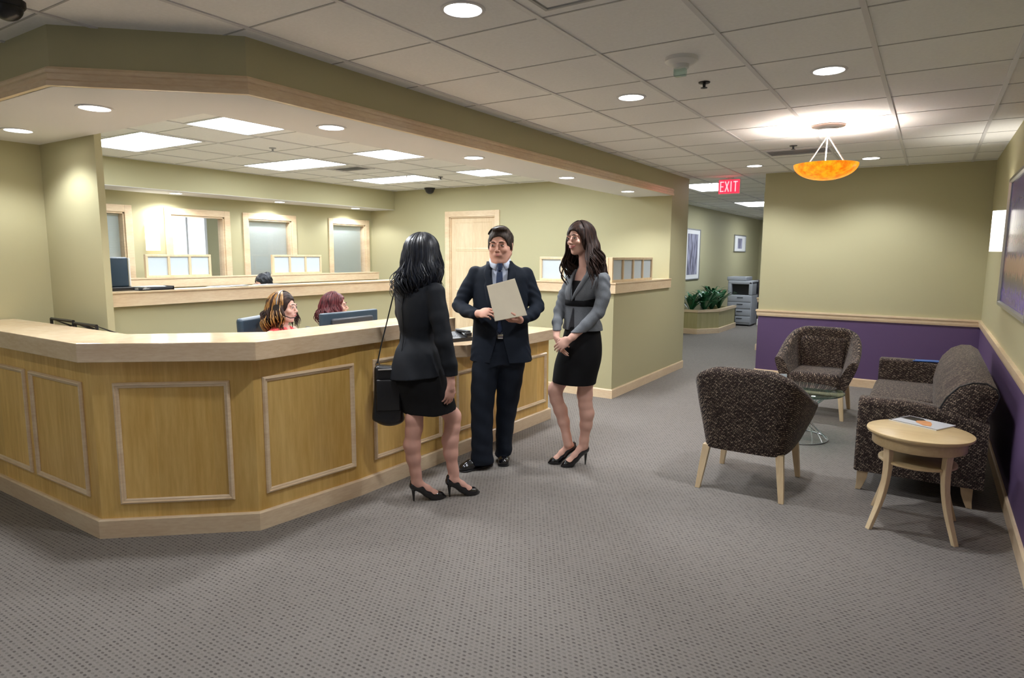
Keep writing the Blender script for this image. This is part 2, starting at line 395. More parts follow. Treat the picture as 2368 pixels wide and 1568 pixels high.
# low partitions with wooden caps
LZ = 1.28
def cap_profile(w): return [(.03, LZ - .115), (.03, LZ - .012), (.038, LZ - .012), (.038, LZ), (-w, LZ), (-w, LZ - .115)]
def low_wall(name, label, path, w, frames, capnote):
    t = thing(name, label, 'half wall', (0, 0, 0))
    mb = MB(); mb.sweep(path, [(0, 0), (0, LZ - .11), (-w, LZ - .11), (-w, 0)]); mb.build('partition', PAINT, t)
    mb = MB(); mb.sweep(path, cap_profile(w + .03)); mb.build('ledge', PALE, t)
    mb = MB(); mb.sweep(path, BASE); mb.build('baseboard', PALE, t)
    return t
low_wall('half_wall', 'half wall behind the receptionists with long pale wood ledge', [(-5.19, 2.31), (-5.19, 5.62)], .12, None, '')
low_wall('half_wall', 'rear half wall carrying two frosted screens before the office windows', [(-7.66, 2.6), (-7.66, 7.78)], .12, None, '')
low_wall('half_wall', 'corner half wall with wood ledge behind the woman in grey jacket', [(-3.87, 6.5), (XP, 6.5), (XP, DY)], .12, None, '')
def screen(label, p0, p1, n, h=.275, group='frosted wooden screens'):
    a = Vector((p0[0], p0[1], 0)); b = Vector((p1[0], p1[1], 0)); L = (b - a).length
    t = thing('frosted_screen', label, 'screen', (a.x, a.y, LZ), math.atan2(b.y - a.y, b.x - a.x), group)
    m = .028; mb = MB(); w = .045
    mb.box(0, L, -w / 2, w / 2, 0, m); mb.box(0, L, -w / 2, w / 2, h - m, h)
    for k in range(n + 1):
        x = k * (L - m) / n; mb.box(x, x + m, -w / 2, w / 2, m, h - m)
    mb.build('frame', PALEV, t, bevel=.003)
    for k in range(n):
        x = k * (L - m) / n + m; g = MB(); g.box(x, x + (L - m) / n - m, -.004, .004, m, h - m); g.build('pane', FROST, t)
    return t
screen('three-pane frosted screen on rear ledge, below the lit wall sconce', (-7.72, 4.05), (-7.72, 4.87), 3)
screen('three-pane frosted screen on rear ledge, beside the blinded middle window', (-7.72, 5.79), (-7.72, 6.65), 3)
screen('frosted screen between the man and the woman in grey, facing the lobby front', (-3.84, 6.56), (-2.97, 6.56), 3)
screen('four-pane frosted screen on ledge right of the woman in grey jacket', (-2.94, 6.53), (-2.94, 7.74), 4)
# pier baseboard
mb = MB(); mb.sweep([(XP, DY), (XP, 8.93)], BASE); struct(mb.build('baseboard_pier', PALE))
mb = MB(); mb.sweep([(-4.3, 8.93), (XP, 8.93)][::1], [(-o, z) for o, z in BASE]); struct(mb.build('baseboard_pier_back', PALE))

# ------------------------------------------------------------------ ceiling fixtures
def can(x, y, z, label, watts=30, r=.082, group=None, size=138, blend=.55):
    t = thing('recessed_downlight', label, 'ceiling light', (x, y, z), 0, group)
    mb = MB(); mb.lathe([(r + .016, 0), (r + .014, -.005), (r, -.006), (r - .004, -.001)], n=28, cap=False); mb.build('trim_ring', WHITE, t)
    mb = MB(); mb.lathe([(r, -.0035), (r * .3, -.004)], n=28); mb.build('lens', LAMP, t)
    spot((0, 0, -.02), watts, t, size, blend, r * .8)
    return t
LB = 'lobby downlights'
can(-1.77, 2.34, CZ, 'round downlight at the top edge, above the handbag woman', group=LB)
can(-1.76, 4.17, CZ, 'round downlight in lobby ceiling left of the black sprinkler head', group=LB)
can(-.57, 4.16, CZ, 'round downlight in lobby ceiling right of the sprinkler, nearest the pendant lamp', group=LB)
can(-.63, 8.0, CZ, 'small far downlight just right of the amber pendant bowl', group=LB)
can(-1.82, 8.0, CZ, 'small far downlight between exit sign and amber pendant bowl', group=LB)
for x, y in ((-.57, .1), (-1.77, .1), (-3.1, .1), (-4.4, .1), (-4.4, -1.7), (-.6, -1.8), (-2.4, -1.8)):
    can(x, y, CZ, 'round lobby downlight overhead near the viewer, outside the frame', group='lobby downlights near the viewer', watts=4)
SB = 'downlights in the dropped soffit over the desk'
for (x, y), l in zip([(-3.83, 1.8), (-4.95, 1.86), (-3.15, 2.83), (-3.135, 4.28), (-3.13, 5.84), (-3.155, 7.45)],
    ['larger soffit downlight near the left fascia corner above the desk angle', 'soffit downlight at the far left edge beside the left wall',
     'soffit downlight nearest the big fascia bend, third from left', 'soffit downlight above the handbag woman, right of the fluorescent panels',
     'soffit downlight above and left of the woman in grey', 'soffit downlight closest to the end pillar and exit sign']):
    can(x, y, SZ, l, 14 if x < -4.5 else 24, .075, SB, 135, .5)
for (y, l) in ((4.62, 'small downlight in back soffit above the wall sconce'), (6.15, 'small downlight in back soffit above the middle blinded window'), (7.62, 'small downlight in back soffit nearest the office back corner')):
    can(-7.97, y, 2.31, l, 14, .07, 'downlights in the back office soffit', 150, .4)
PW = 'fluorescent ceiling panels over the office'
def troffer(x0, x1, y0, y1, label, group=PW, z=CZ):
    t = thing('fluorescent_panel', label, 'ceiling light', ((x0 + x1) / 2, (y0 + y1) / 2, z), 0, group)
    a, b = (x1 - x0) / 2, (y1 - y0) / 2
    mb = MB(); mb.sweep([(-a, -b), (-a, b), (a, b), (a, -b)][::-1], [(0, 0), (0, -.008), (-.02, -.008), (-.024, 0)], closed=True); mb.build('frame', TEE, t)
    mb = MB(); mb.box(-a + .02, a - .02, -b + .02, b - .02, -.004, -.001); mb.build('diffuser', FLUO, t)
for (y, r) in ((3.4, 'nearest'), (5.2, 'middle'), (6.95, 'farthest')):
    troffer(-7.05, -5.84, y - .3, y + .3, f'fluorescent panel over the office, {r} row, on the left beside the back soffit')
    troffer(-5.19, -3.98, y - .3, y + .3, f'fluorescent panel over the office, {r} row, cut by the front soffit edge')
troffer(-3.26, -2.65, 9.52, 10.72, 'fluorescent panel in hall ceiling left of exit sign', 'hall ceiling panels')
troffer(-3.38, -2.78, 13.2, 14.5, 'fluorescent panel deeper in the hall, right of the exit sign', 'hall ceiling panels')
troffer(-3.38, -2.78, 16.8, 18.0, 'far fluorescent panel at the end of the hall ceiling', 'hall ceiling panels')
troffer(-10.6, -9.4, 4.0, 4.6, 'unseen fluorescent panel added to light the bright side office', 'added side office light panels')  # both side office panels are unseen, added to brighten the rooms behind the windows
troffer(-10.6, -9.4, 7.0, 7.6, 'unseen fluorescent panel added to light the dim side office behind the blinds', 'added side office light panels')
# vents, detectors, sprinklers, cameras
def vent(x, y, w, d, label, z=CZ):
    t = thing('ceiling_vent', label, 'air vent', (x, y, z))
    mb = MB(); mb.sweep([(-w / 2, -d / 2), (-w / 2, d / 2), (w / 2, d / 2), (w / 2, -d / 2)][::-1], [(0, 0), (0, -.01), (-.03, -.01), (-.03, 0)], closed=True); mb.build('frame', TEE, t)
    mb = MB(); mb.box(-w / 2 + .03, w / 2 - .03, -d / 2 + .03, d / 2 - .03, -.003, -.001); mb.build('backing', DGREY, t)
    n = int((d - .06) / .035); mb = MB()
    for k in range(n):
        M = Matrix.Translation((0, -d / 2 + .04 + k * .035, -.008)) @ Matrix.Rotation(.6, 4, 'X'); mb.box(-w / 2 + .03, w / 2 - .03, -.009, .009, -.0008, .0008, M)
    mb.build('slats', TEE, t)
vent(-1.2, 7.12, .62, .36, 'rectangular air vent in lobby ceiling behind the pendant lamp')
vent(-6.1, 5.78, .5, .3, 'small dark air vent in office ceiling beside a fluorescent panel')
t = thing('smoke_alarm', 'white ceiling smoke alarm with strobe near the black sprinkler', 'smoke alarm', (-1.2, 3.5, CZ))
mb = MB(); mb.lathe([(.085, 0), (.085, -.02), (.07, -.032), (.045, -.036), (.04, -.055), (.02, -.06)], n=28); mb.build('housing', WPLAST, t)
mb = MB(); mb.rbox(-.035, .03, -.02, .02, -.095, -.055, .008); mb.build('strobe', GLASSG, t)
def sprinkler(x, y, label, m, z=CZ):
    t = thing('sprinkler_head', label, 'sprinkler', (x, y, z), 0, 'ceiling sprinkler heads')
    mb = MB(); mb.lathe([(.035, 0), (.033, -.006), (.012, -.01)], n=20); mb.build('escutcheon', m, t)
    mb = MB(); mb.lathe([(.01, -.005), (.008, -.03), (.02, -.032), (.02, -.035), (.004, -.037)], n=14); mb.build('deflector', m, t)
sprinkler(-1.24, 4.05, 'black sprinkler head in lobby ceiling beside the smoke alarm', BLACKP)
sprinkler(-1.19, 6.75, 'small sprinkler head in front of the lobby air vent', DGREY)
sprinkler(-5.62, 4.28, 'sprinkler head in office ceiling between the left fluorescent panels', LGREY)
sprinkler(-5.7, 7.02, 'tiny sprinkler head at the end of the farthest office light panel', DGREY)
sprinkler(-5.95, 6.62, 'pale sprinkler head in front of the farthest office light panel', WPLAST)
def dome(x, y, z, label, r):
    t = thing('dome_camera', label, 'security camera', (x, y, z), 0, 'black dome cameras')
    mb = MB(); mb.lathe([(r, 0), (r, -.02), (r * .92, -.028)], n=24); mb.build('base', BLACKP, t)
    mb = MB(); mb.lathe([(r * .85 * math.cos(a), -.028 - r * .8 * math.sin(a)) for a in [k * PI / 14 for k in range(7)]], n=24); mb.build('dome', BLACKP, t)
dome(-3.33, 1.25, CZ, 'black dome camera in the top left ceiling corner', .068)
dome(-6.8, 8.1, CZ, 'black dome camera above the office door corner', .085)
t = thing('access_panel', 'plain framed access panel in lobby ceiling at top edge', 'ceiling panel', (-1.2, 2.25, CZ))
mb = MB(); mb.sweep([(-.27, -.28), (-.27, .28), (.27, .28), (.27, -.28)][::-1], [(0, 0), (0, -.008), (-.014, -.008), (-.014, 0)], closed=True); mb.build('frame', TEED, t)
mb = MB(); mb.box(-.25, .25, -.26, .26, -.003, -.001); mb.build('panel', TILE, t)

# exit sign
RED = emis('exit_red', (1, .025, .06, 1), .62); PINK = emis('exit_letter_glow', (1, .36, .40, 1), .55)
t = thing('exit_sign', 'red glowing EXIT sign hanging at the hall entrance', 'exit sign', (-2.355, 9.0, 2.395))
mb = MB(); mb.rbox(-.145, .145, -.02, .03, 0, .2, .006); mb.build('housing', WPLAST, t)
mb = MB(); mb.box(-.135, .135, -.024, -.02, .012, .19); fp = mb.build('face', RED, t)
mb = MB(); H0, H1 = .035, .17
def st(x0, z0, x1, z1, w=.014):
    a = Vector((x0, 0, z0)); b = Vector((x1, 0, z1)); L = (b - a).length; M = Matrix.Translation((a.x, -.026, a.z)) @ Matrix.Rotation(-math.atan2(b.z - a.z, b.x - a.x), 4, 'Y')
    mb.box(0, L, -.002, .002, -w / 2, w / 2, M)
st(-.112, H0, -.112, H1); st(-.112, H1 - .007, -.07, H1 - .007); st(-.112, (H0 + H1) / 2, -.075, (H0 + H1) / 2); st(-.112, H0 + .007, -.07, H0 + .007)
st(-.052, H0, -.005, H1); st(-.052, H1, -.005, H0)
st(.025, H0, .025, H1)
st(.083, H0, .083, H1); st(.055, H1 - .007, .112, H1 - .007)
mb.build('lettering', PINK, t)
mb = MB(); mb.lathe([(.05, .225), (.05, .215), (.015, .21), (.015, .195)], n=20); mb.build('canopy', WPLAST, t)

# pendant lamp
AMB, nt, b = newmat('amber_alabaster')
tc = N(nt, 'ShaderNodeTexCoord'); n = N(nt, 'ShaderNodeTexNoise', Scale=22.0, Detail=5.0, Roughness=.7); nt.links.new(tc.outputs['Object'], n.inputs['Vector'])
mr = N(nt, 'ShaderNodeMapRange'); mr.inputs[1].default_value = .4; mr.inputs[2].default_value = .65; nt.links.new(n.outputs['Fac'], mr.inputs[0])
mx = N(nt, 'ShaderNodeMix', data_type='RGBA'); mx.inputs[6].default_value = (1, .36, .008, 1); mx.inputs[7].default_value = (.7, .14, .002, 1)
nt.links.new(mr.outputs[0], mx.inputs[0]); nt.links.new(mx.outputs[2], b.inputs['Base Color']); nt.links.new(mx.outputs[2], b.inputs['Emission Color']); b.inputs['Emission Strength'].default_value = .40; b.inputs['Roughness'].default_value = .3
t = thing('pendant_lamp', 'amber glass bowl pendant lamp hanging over the seating area', 'pendant lamp', (-.78, 5.86, 0))
R = .24; prof = [(R * math.sin(a), 2.315 - .125 * math.cos(a) + .0) for a in [k * PI / 2 / 12 for k in range(13)]]
mb = MB(); mb.lathe([(max(.002, r), z) for r, z in prof] + [(R - .006, 2.315)] + [(max(.002, r - .007), z + .006) for r, z in prof[::-1][1:]], n=48, cap=False); mb.build('lamp_shade', AMB, t)
mb = MB(); mb.lathe([(.125, CZ - .001), (.125, CZ - .012), (.06, CZ - .022), (.05, CZ - .035), (.115, CZ - .045), (.112, CZ - .052), (.05, CZ - .075), (.012, CZ - .085), (.012, CZ - .1)], n=32); mb.build('canopy', WPLAST, t)
for k in range(3):
    a = math.radians(100 + 120 * k); mb = MB(); mb.tube([(.008 * math.cos(a), .008 * math.sin(a), CZ - .09), (.155 * math.cos(a), .155 * math.sin(a), 2.31)], .0045, 8); mb.build('rod', WPLAST, t)
mb = MB(); mb.lathe([(.03, 2.22), (.03, 2.27), (.022, 2.285)], n=16); mb.build('bulb', SCON, t)
l = bpy.data.lights.new('pendant_uplight', 'SPOT'); l.energy = 42; l.spot_size = math.radians(165); l.spot_blend = 1.0; l.shadow_soft_size = .05; l.color = (1, .95, .86)
o = bpy.data.objects.new('pendant_uplight', l); COL.objects.link(o); o.location = (0, 0, 2.30); o.rotation_euler = (PI, 0, 0); o.parent = t

# wall sconces
def sconce(x, y, z, rz, label, r=.1, h=.34, w=9):
    t = thing('wall_sconce', label, 'wall lamp', (x, y, z), rz, 'half-round wall sconces')
    ring = lambda z, rr: [(rr * math.cos(a), rr * math.sin(a) * 1.0, z) for a in [PI * k / 16 for k in range(17)]]
    for nm, z0, z1, m in (('shade', h * .42, h, SCON), ('shade_lower', 0, h * .42, SCON2)):
        mb = MB(); mb.add([p for zz in (z0, z1) for p in ring(zz, r)] , [(k, k + 1, k + 18, k + 17) for k in range(16)], True); mb.build('glass_shade', m, t)
    mb = MB(); mb.box(-.05, .05, 0, .015, .05, h - .04); mb.build('bracket', WPLAST, t)
    for zz, rx in ((h + .02, PI), (-.02, 0)):
        l = bpy.data.lights.new('sconce_glow', 'SPOT'); l.energy = w if rx else w * .5; l.spot_size = math.radians(120); l.spot_blend = .8; l.shadow_soft_size = .03; l.color = (1, .94, .84)
        o = bpy.data.objects.new('sconce_glow', l); COL.objects.link(o); o.location = (0, .05, zz); o.rotation_euler = (rx, 0, 0); o.parent = t
sconce(XR, 6.9, 1.63, PI / 2, 'half-round glowing sconce on right wall beside the skyline picture', .105, .34, 4.5)
sconce(XW, 4.44, 1.6, -PI / 2, 'glowing sconce on office wall between the two left windows', .085, .32, .9)
# skyline picture
SKY, nt, b = newmat('night_skyline_print')
tc = N(nt, 'ShaderNodeTexCoord'); sx = N(nt, 'ShaderNodeSeparateXYZ'); nt.links.new(tc.outputs['Object'], sx.inputs[0])
mr = N(nt, 'ShaderNodeMapRange'); mr.inputs[1].default_value = 0; mr.inputs[2].default_value = .96; nt.links.new(sx.outputs[2], mr.inputs[0])
mp = N(nt, 'ShaderNodeMapping'); mp.inputs['Scale'].default_value = (1, 9, 1.1); nt.links.new(tc.outputs['Object'], mp.inputs['Vector'])
n = N(nt, 'ShaderNodeTexNoise', Scale=3.0, Detail=4.0); nt.links.new(mp.outputs[0], n.inputs['Vector'])
ad = N(nt, 'ShaderNodeMath', operation='MULTIPLY_ADD'); ad.inputs[1].default_value = .22; nt.links.new(n.outputs['Fac'], ad.inputs[0]); nt.links.new(mr.outputs[0], ad.inputs[2])
cr = N(nt, 'ShaderNodeValToRGB'); e = cr.color_ramp.elements
e[0].position = .1; e[0].color = (0.102, 0.051, 0.374, 1); e[1].position = 1.0; e[1].color = (0.128, 0.102, 0.340, 1)
for p_, c_ in ((.24, (0.170, 0.102, 0.510, 1)), (.33, (0.068, 0.051, 0.085, 1)), (.40, (0.510, 0.289, 0.221, 1)), (.50, (0.612, 0.374, 0.306, 1)), (.53, (0.136, 0.085, 0.340, 1)), (.58, (0.153, 0.102, 0.204, 1)), (.64, (0.374, 0.238, 0.255, 1)), (.70, (0.136, 0.119, 0.204, 1)), (.76, (0.340, 0.374, 0.544, 1)), (.86, (0.204, 0.204, 0.476, 1))):
    q = e.new(p_); q.color = c_
nt.links.new(ad.outputs[0], cr.inputs[0]); nt.links.new(cr.outputs[0], b.inputs['Base Color']); b.inputs['Roughness'].default_value = .25
t = thing('framed_picture', 'large framed night skyline photograph on the right wall', 'picture', (XR, 4.75, 1.2))
mb = MB(); mb.sweep([(0, 0), (0, 1.0), (1.87, 1.0), (1.87, 0)][::-1], [(0, 0), (0, .035), (-.022, .035), (-.03, .02), (-.03, 0)], closed=True); mb.v = [(-z, x, y) for x, y, z in mb.v]; mb.build('frame', SILVER, t)
mb = MB(); mb.box(-.012, -.002, .025, 1.845, .025, .975); mb.build('print', SKY, t)
# hall pictures
def hallpic(y0, y1, z0, z1, label, seed, m=.1):
    t = thing('framed_picture', label, 'picture', (-4.3, y0, z0), 0, 'pictures on the hall wall'); w, h = y1 - y0, z1 - z0
    mb = MB(); mb.sweep([(0, 0), (0, h), (w, h), (w, 0)], [(0, 0), (0, .025), (.02, .025), (.025, 0)], closed=True); mb.v = [(z, x, y) for x, y, z in mb.v]; mb.build('frame', SILVER, t)
    mb = MB(); mb.box(.002, .01, .01, w - .01, .01, h - .01); mb.build('mat_board', PAPER, t)
    M_, nt, b = newmat('hall_print_%d' % seed); tc = N(nt, 'ShaderNodeTexCoord'); mp = N(nt, 'ShaderNodeMapping'); mp.inputs['Scale'].default_value = (1, 7, 1.5)
    nt.links.new(tc.outputs['Object'], mp.inputs['Vector']); n = N(nt, 'ShaderNodeTexNoise', Scale=2.0, Detail=4.0); nt.links.new(mp.outputs[0], n.inputs['Vector'])
    cr = N(nt, 'ShaderNodeValToRGB'); cr.color_ramp.elements[0].position = .35; cr.color_ramp.elements[0].color = (.05, .045, .08, 1); cr.color_ramp.elements[1].position = .68; cr.color_ramp.elements[1].color = (.45, .45, .6, 1)
    nt.links.new(n.outputs['Fac'], cr.inputs[0]); nt.links.new(cr.outputs[0], b.inputs['Base Color'])
    mb = MB(); mb.box(.01, .013, w * m * 1.6, w * (1 - m * 1.6), h * m, h * (1 - m)); mb.build('print', M_, t)
hallpic(13.2, 14.2, 1.07, 2.14, 'tall white-matted picture on the hall wall above the planter', 1)
hallpic(17.1, 18.3, 1.68, 2.12, 'smaller white-framed picture farther down the hall wall', 2, .2)
# ------------------------------------------------------------------ reception desk
t = DESK = thing('reception_desk', 'angled maple reception counter with moulded panels and pale thick top', 'reception desk', (0, 0, 0))
DP = [(-5.494, 1.65), (-3.77, 1.65), (-3.14, 2.2), (-3.06, 2.9), (-3.045, 3.86)]
DPL = [(-3.045, 3.86), (-3.02, 5.33)]
mb = MB(); mb.sweep(DP, [(0, 0), (0, 1.01), (-.05, 1.01), (-.05, 0)])
mb.sweep(DPL, [(0, 0), (0, .79), (-.05, .79), (-.05, 0)])
mb.box(-3.72, -3.02, 5.28, 5.33, 0, .79); mb.box(-3.40, -3.09, 3.83, 3.86, .75, 1.01)
mb.build('front_panel', MAPLE, t)
KB = [(0, 0), (.022, 0), (.022, .1), (.014, .108), (0, .108)]
mb = MB(); mb.sweep(DP[:-1] + DPL + [(-3.72, 5.33)], KB); mb.build('baseboard', PALE, t)
OUT = [(-5.494, 1.575), (-3.735, 1.575), (-3.035, 2.15), (-3.0, 3.86)]
INN = [(-3.345, 3.86), (-3.375, 2.47), (-3.93, 1.935), (-5.494, 1.935)]
mb = MB(); mb.prism(OUT + INN, 1.0, 1.103); mb.build('countertop', TOPM, t, bevel=.004)
mb = MB(); mb.prism([(-3.04, 3.87), (-2.965, 3.96), (-2.94, 5.36), (-3.72, 5.36), (-3.72, 3.87)], .79, .885); mb.build('low_countertop', TOPM, t, bevel=.004)
mb = MB(); mb.prism([(-5.494, 1.70), (-3.80, 1.70), (-3.2, 2.22), (-3.1, 3.83), (-3.75, 3.83), (-3.82, 2.55), (-4.1, 2.3), (-5.494, 2.18)], .70, .735); mb.build('work_surface', PALE, t)
mb = MB(); mb.box(-3.74, -3.70, 3.86, 5.33, 0, .79); mb.box(-3.42, -3.38, 3.0, 3.83, 0, .70); mb.build('inner_panel', MAPLE, t)
MP = [(0, 0), (0, .006), (-.006, .016), (-.013, .018), (-.018, .010), (-.025, .009), (-.031, .004), (-.031, 0)]
def moulding(p0, p1, s0, s1, z0, z1):   # raised frame on a desk face, s measured along the face
    a = Vector((p0[0], p0[1])); b = Vector((p1[0], p1[1])); d = (b - a).normalized(); nn = Vector((d.y, -d.x))
    mb = MB(); mb.sweep([(s0, z0), (s1, z0), (s1, z1), (s0, z1)], MP, closed=True)
    mb.v = [(a.x + d.x * x + nn.x * (z + .0005), a.y + d.y * x + nn.y * (z + .0005), y) for x, y, z in mb.v]
    mb.build('panel_moulding', PALE, t)
A0, A1, A2, A3, A4 = DP
moulding(A0, A1, .97, 1.62, .215, .87); moulding(A0, A1, .26, .90, .215, .87)
moulding(A1, A2, .105, .71, .187, .875)
moulding(A2, A3, .05, .68, .2, .885)
moulding(A3, A4, .14, .84, .2, .885)
moulding(DPL[0], DPL[1], .06, .55, .19, .675); moulding(DPL[0], DPL[1], .67, 1.05 , .19, .675) if False else None
moulding(DPL[0], DPL[1], .70, 1.42, .18, .66)

# things on and behind the desk
t = thing('computer_monitor', 'flat blue-grey monitor on the desk before the red-haired receptionist', 'monitor', (-3.6, 3.36, .735), 0)
mb = MB(); mb.rbox(-.03, .02, -.27, .27, .09, .42, .01); mb.build('casing', BLUEGREY, t)
mb = MB(); mb.rbox(.0, .045, -.2, .2, .14, .38, .015); mb.build('rear_hump', DGREY, t)
mb = MB(); mb.box(-.033, -.03, -.25, .25, .12, .40); mb.build('screen', emis('screen_glow', (.35, .5, .7, 1), .6), t)
mb = MB(); mb.lathe([(.11, 0), (.1, .012), (.02, .018), (.02, .12)], n=24); mb.build('stand', DGREY, t)
for i, (x0, x1, z, l) in enumerate(((-5.08, -4.76, 1.105, 'taller black wire file rack behind the counter at left'), (-4.74, -4.45, 1.095, 'shorter black wire file rack behind the counter at left'))):
    t = thing('file_rack', l, 'file rack', ((x0 + x1) / 2, 2.075, .735), 0, 'file racks behind the counter'); w = (x1 - x0) / 2; h = z - .735 + .015
    mb = MB(); r = .011
    for sx in (-w, w): mb.tube([(sx, -.07, 0), (sx, -.07, h), (sx, .05, h - .06), (sx, .05, 0)], r, 6)
    mb.tube([(-w, -.07, h), (w, -.07, h)], r, 6); mb.tube([(-w, -.07, .01), (w, -.07, .01)], r, 6); mb.build('wire_frame', BLACKP, t)
    mb = MB(); mb.box(-w + .02, w - .02, -.03, .0, .0, h - .06); mb.build('folders', PAPER, t)
t = thing('telephone', 'black desk telephone on the low counter beside the man', 'telephone', (-3.2, 4.12, .885), -.3)
mb = MB(); mb.prism([(-.09, 0), (.09, 0), (.09, .03), (-.09, .07)], -.1, .1, Matrix.Rotation(PI / 2, 4, 'X')); mb.build('base', BLACKP, t)
mb = MB(); mb.rbox(-.1, .09, .05, .09, .06, .085, .01); mb.rbox(-.11, -.06, .045, .095, .045, .075, .01); mb.rbox(.05, .1, .045, .095, .03, .07, .01); mb.build('handset', BLACKP, t)
mb = MB()
for i in range(3):
    for j in range(4): mb.box(-.02 + i * .025, -.005 + i * .025, -.07 + j * .022, -.056 + j * .022, .04 - i * .004, .053 - i * .005)
mb.build('keypad', LGREY, t)
# things on the long ledge
t = thing('printer', 'grey-blue upright office machine on the ledge beside the stub wall', 'printer', (-5.27, 2.56, 1.28))
mb = MB(); mb.rbox(-.13, .0, -.14, .075, .03, .26, .012); mb.build('body', BLUEGREY, t)
mb = MB(); mb.rbox(-.128, .002, .075, .09, .03, .255, .006); mb.build('side_cover', WPLAST, t)
mb = MB(); mb.rbox(-.15, .03, -.16, .10, 0, .03, .006); mb.build('base', BLACKP, t)
t = thing('document_tray', 'flat black tray of papers at the left end of the ledge', 'tray', (-5.25, 2.79, 1.28))
mb = MB(); mb.box(-.07, .07, -.13, .15, 0, .008); mb.box(-.07, .07, .14, .15, 0, .03); mb.box(.06, .07, -.13, .15, 0, .026); mb.box(-.07, -.06, -.13, .15, 0, .026); mb.build('tray_body', DGREY, t)
def papers(name, label, x, y, z, w, d, n, rz, group=None):
    mb = MB(); rr = random.Random(int(abs(x * 1000 + y * 77)))
    for k in range(n):
        M = Matrix.Translation((rr.uniform(-.01, .01), rr.uniform(-.01, .01), k * .0016)) @ Matrix.Rotation(rr.uniform(-.12, .12), 4, 'Z')
        mb.box(-w / 2, w / 2, -d / 2, d / 2, 0, .0012, M)
    o = mb.build(name, PAPER, None, (x, y, z)); o.rotation_euler = (0, 0, rz); return tag(o, label, 'papers', group)
papers('paper_stack', 'crumpled pile of white papers in the black tray', -5.25, 2.78, 1.2885, .11, .2, 14, .2, 'papers on the ledge')
papers('paper_stack', 'loose white papers lying midway along the ledge', -5.26, 3.48, 1.28, .12, .36, 5, .1, 'papers on the ledge')
papers('paper_stack', 'thin sheet pile on the ledge just left of the bun', -5.26, 3.9, 1.28, .12, .25, 4, -.1, 'papers on the ledge')

# round side table with magazine
t = thing('side_table', 'round beech side table with curved legs and lower shelf', 'side table', (.013, 4.38, 0))
mb = MB(); mb.lathe([(.255, .548), (.268, .556), (.272, .564), (.270, .572), (.262, .575), (.002, .575)], n=64); mb.lathe([(.002, .548), (.255, .548)], n=64, cap=False); mb.build('tabletop', TOPW, t)
mb = MB(); mb.lathe([(.235, .485), (.24, .49), (.24, .548), (.22, .548), (.22, .485), (.235, .485)], n=64, cap=False); mb.build('apron', TOPW, t)
mb = MB(); mb.lathe([(.19, .385), (.2, .39), (.2, .4), (.19, .405), (.002, .405)], n=48); mb.build('shelf', TOPW, t)
for sx, sy in ((-1, -1), (1, -1), (1, 1), (-1, 1)):
    a = math.atan2(sy, sx); rings = []
    for k in range(13):
        u = k / 12; z = .548 * (1 - u); rr = .212 - .028 * math.sin(min(1, u * 1.15) * PI * .75) + .105 * u ** 2.2; hw = .024 - .009 * u; hd = .017 - .005 * u
        cx, cy = rr * math.cos(a), rr * math.sin(a); e1 = (math.cos(a), math.sin(a)); e2 = (-e1[1], e1[0])
        rings.append([(cx + e1[0] * p * hd + e2[0] * q * hw, cy + e1[1] * p * hd + e2[1] * q * hw, z) for p, q in ((-1, -1), (1, -1), (1, 1), (-1, 1))])
    mb = MB(); mb.loft(rings, smooth=False); mb.build('leg', LEGW, t, bevel=.003)
t = thing('magazine', 'open glossy magazine lying on the round side table', 'magazine', (.02, 4.58, .5755), math.radians(-28))
mb = MB(); mb.box(-.14, .14, -.105, .105, 0, .006); mb.build('pages', PAPER, t)
mb = MB(); mb.box(-.14, .14, -.105, .105, .006, .0066); mb.build('cover', plain('magazine_white', (.62, .64, .7, 1), .25), t)
mb = MB(); mb.prism([(-.125, .0), (-.02, -.005), (.0, .05), (-.04, .09), (-.12, .095)], .0066, .0071); mb.build('dark_photo', plain('magazine_dark', (.02, .018, .02, 1), .25), t)
mb = MB(); mb.prism([(-.02, -.03), (.05, -.075), (.085, -.06), (.06, .0), (.03, .045), (-.01, .05), (-.035, .01)], .0071, .0075); mb.build('portrait_photo', plain('magazine_skin', (.75, .32, .14, 1), .25, noise=.4, nscale=30), t)
mb = MB(); mb.prism([(-.14, -.105), (-.13, -.105), (-.13, .105), (-.14, .105)], .0066, .0072); mb.prism([(-.14, -.105), (.14, -.105), (.14, -.098), (-.14, -.098)], .0066, .0072); mb.build('cover_border', BLACKP, t)

# barrel chairs
def arc_shell(mb, W, D, zb, hfun, flare, th, n=40, z_in=None):
    # U shaped upholstered shell, opening towards +y; hfun(u) top height, u in -1..1 along the U
    rings = []
    for i in range(n + 1):
        u = -1 + 2 * i / n; a = u * PI / 2
        # superellipse U: back at -D/2, arms run forward
        s, c = math.sin(a), math.cos(a); e = .26
        bx = W / 2 * math.copysign(abs(s) ** e, s); by = -D * .5 + D * (1 - abs(c) ** .55) * .98
        h = hfun(abs(u)); nx, ny = math.copysign(min(1, abs(s) ** 1.1), s), -c; L = math.hypot(nx, ny); nx /= L; ny /= L
        sec = []
        fl = flare(abs(u)); H = h - zb
        def P(off, z):
            k = ((z - zb) / H); return (bx + nx * (off + fl * k), by + ny * (off + fl * k * .9), z)
        r = th / 2
        sec.append(P(0, zb)); sec.append(P(.003, zb + H * .3)); sec.append(P(.005, zb + H * .6)); sec.append(P(0, h - r))
        for k in range(1, 8):
            b = PI * k / 8; sec.append(P(-r + r * math.cos(b), h - r + r * math.sin(b)))
        sec.append(P(-th, h - r)); sec.append(P(-th - .01, zb + H * .55)); sec.append(P(-th - .012, zb + H * .25)); sec.append(P(-th, zb))
        rings.append(sec)
    mb.loft(rings, cap=True)
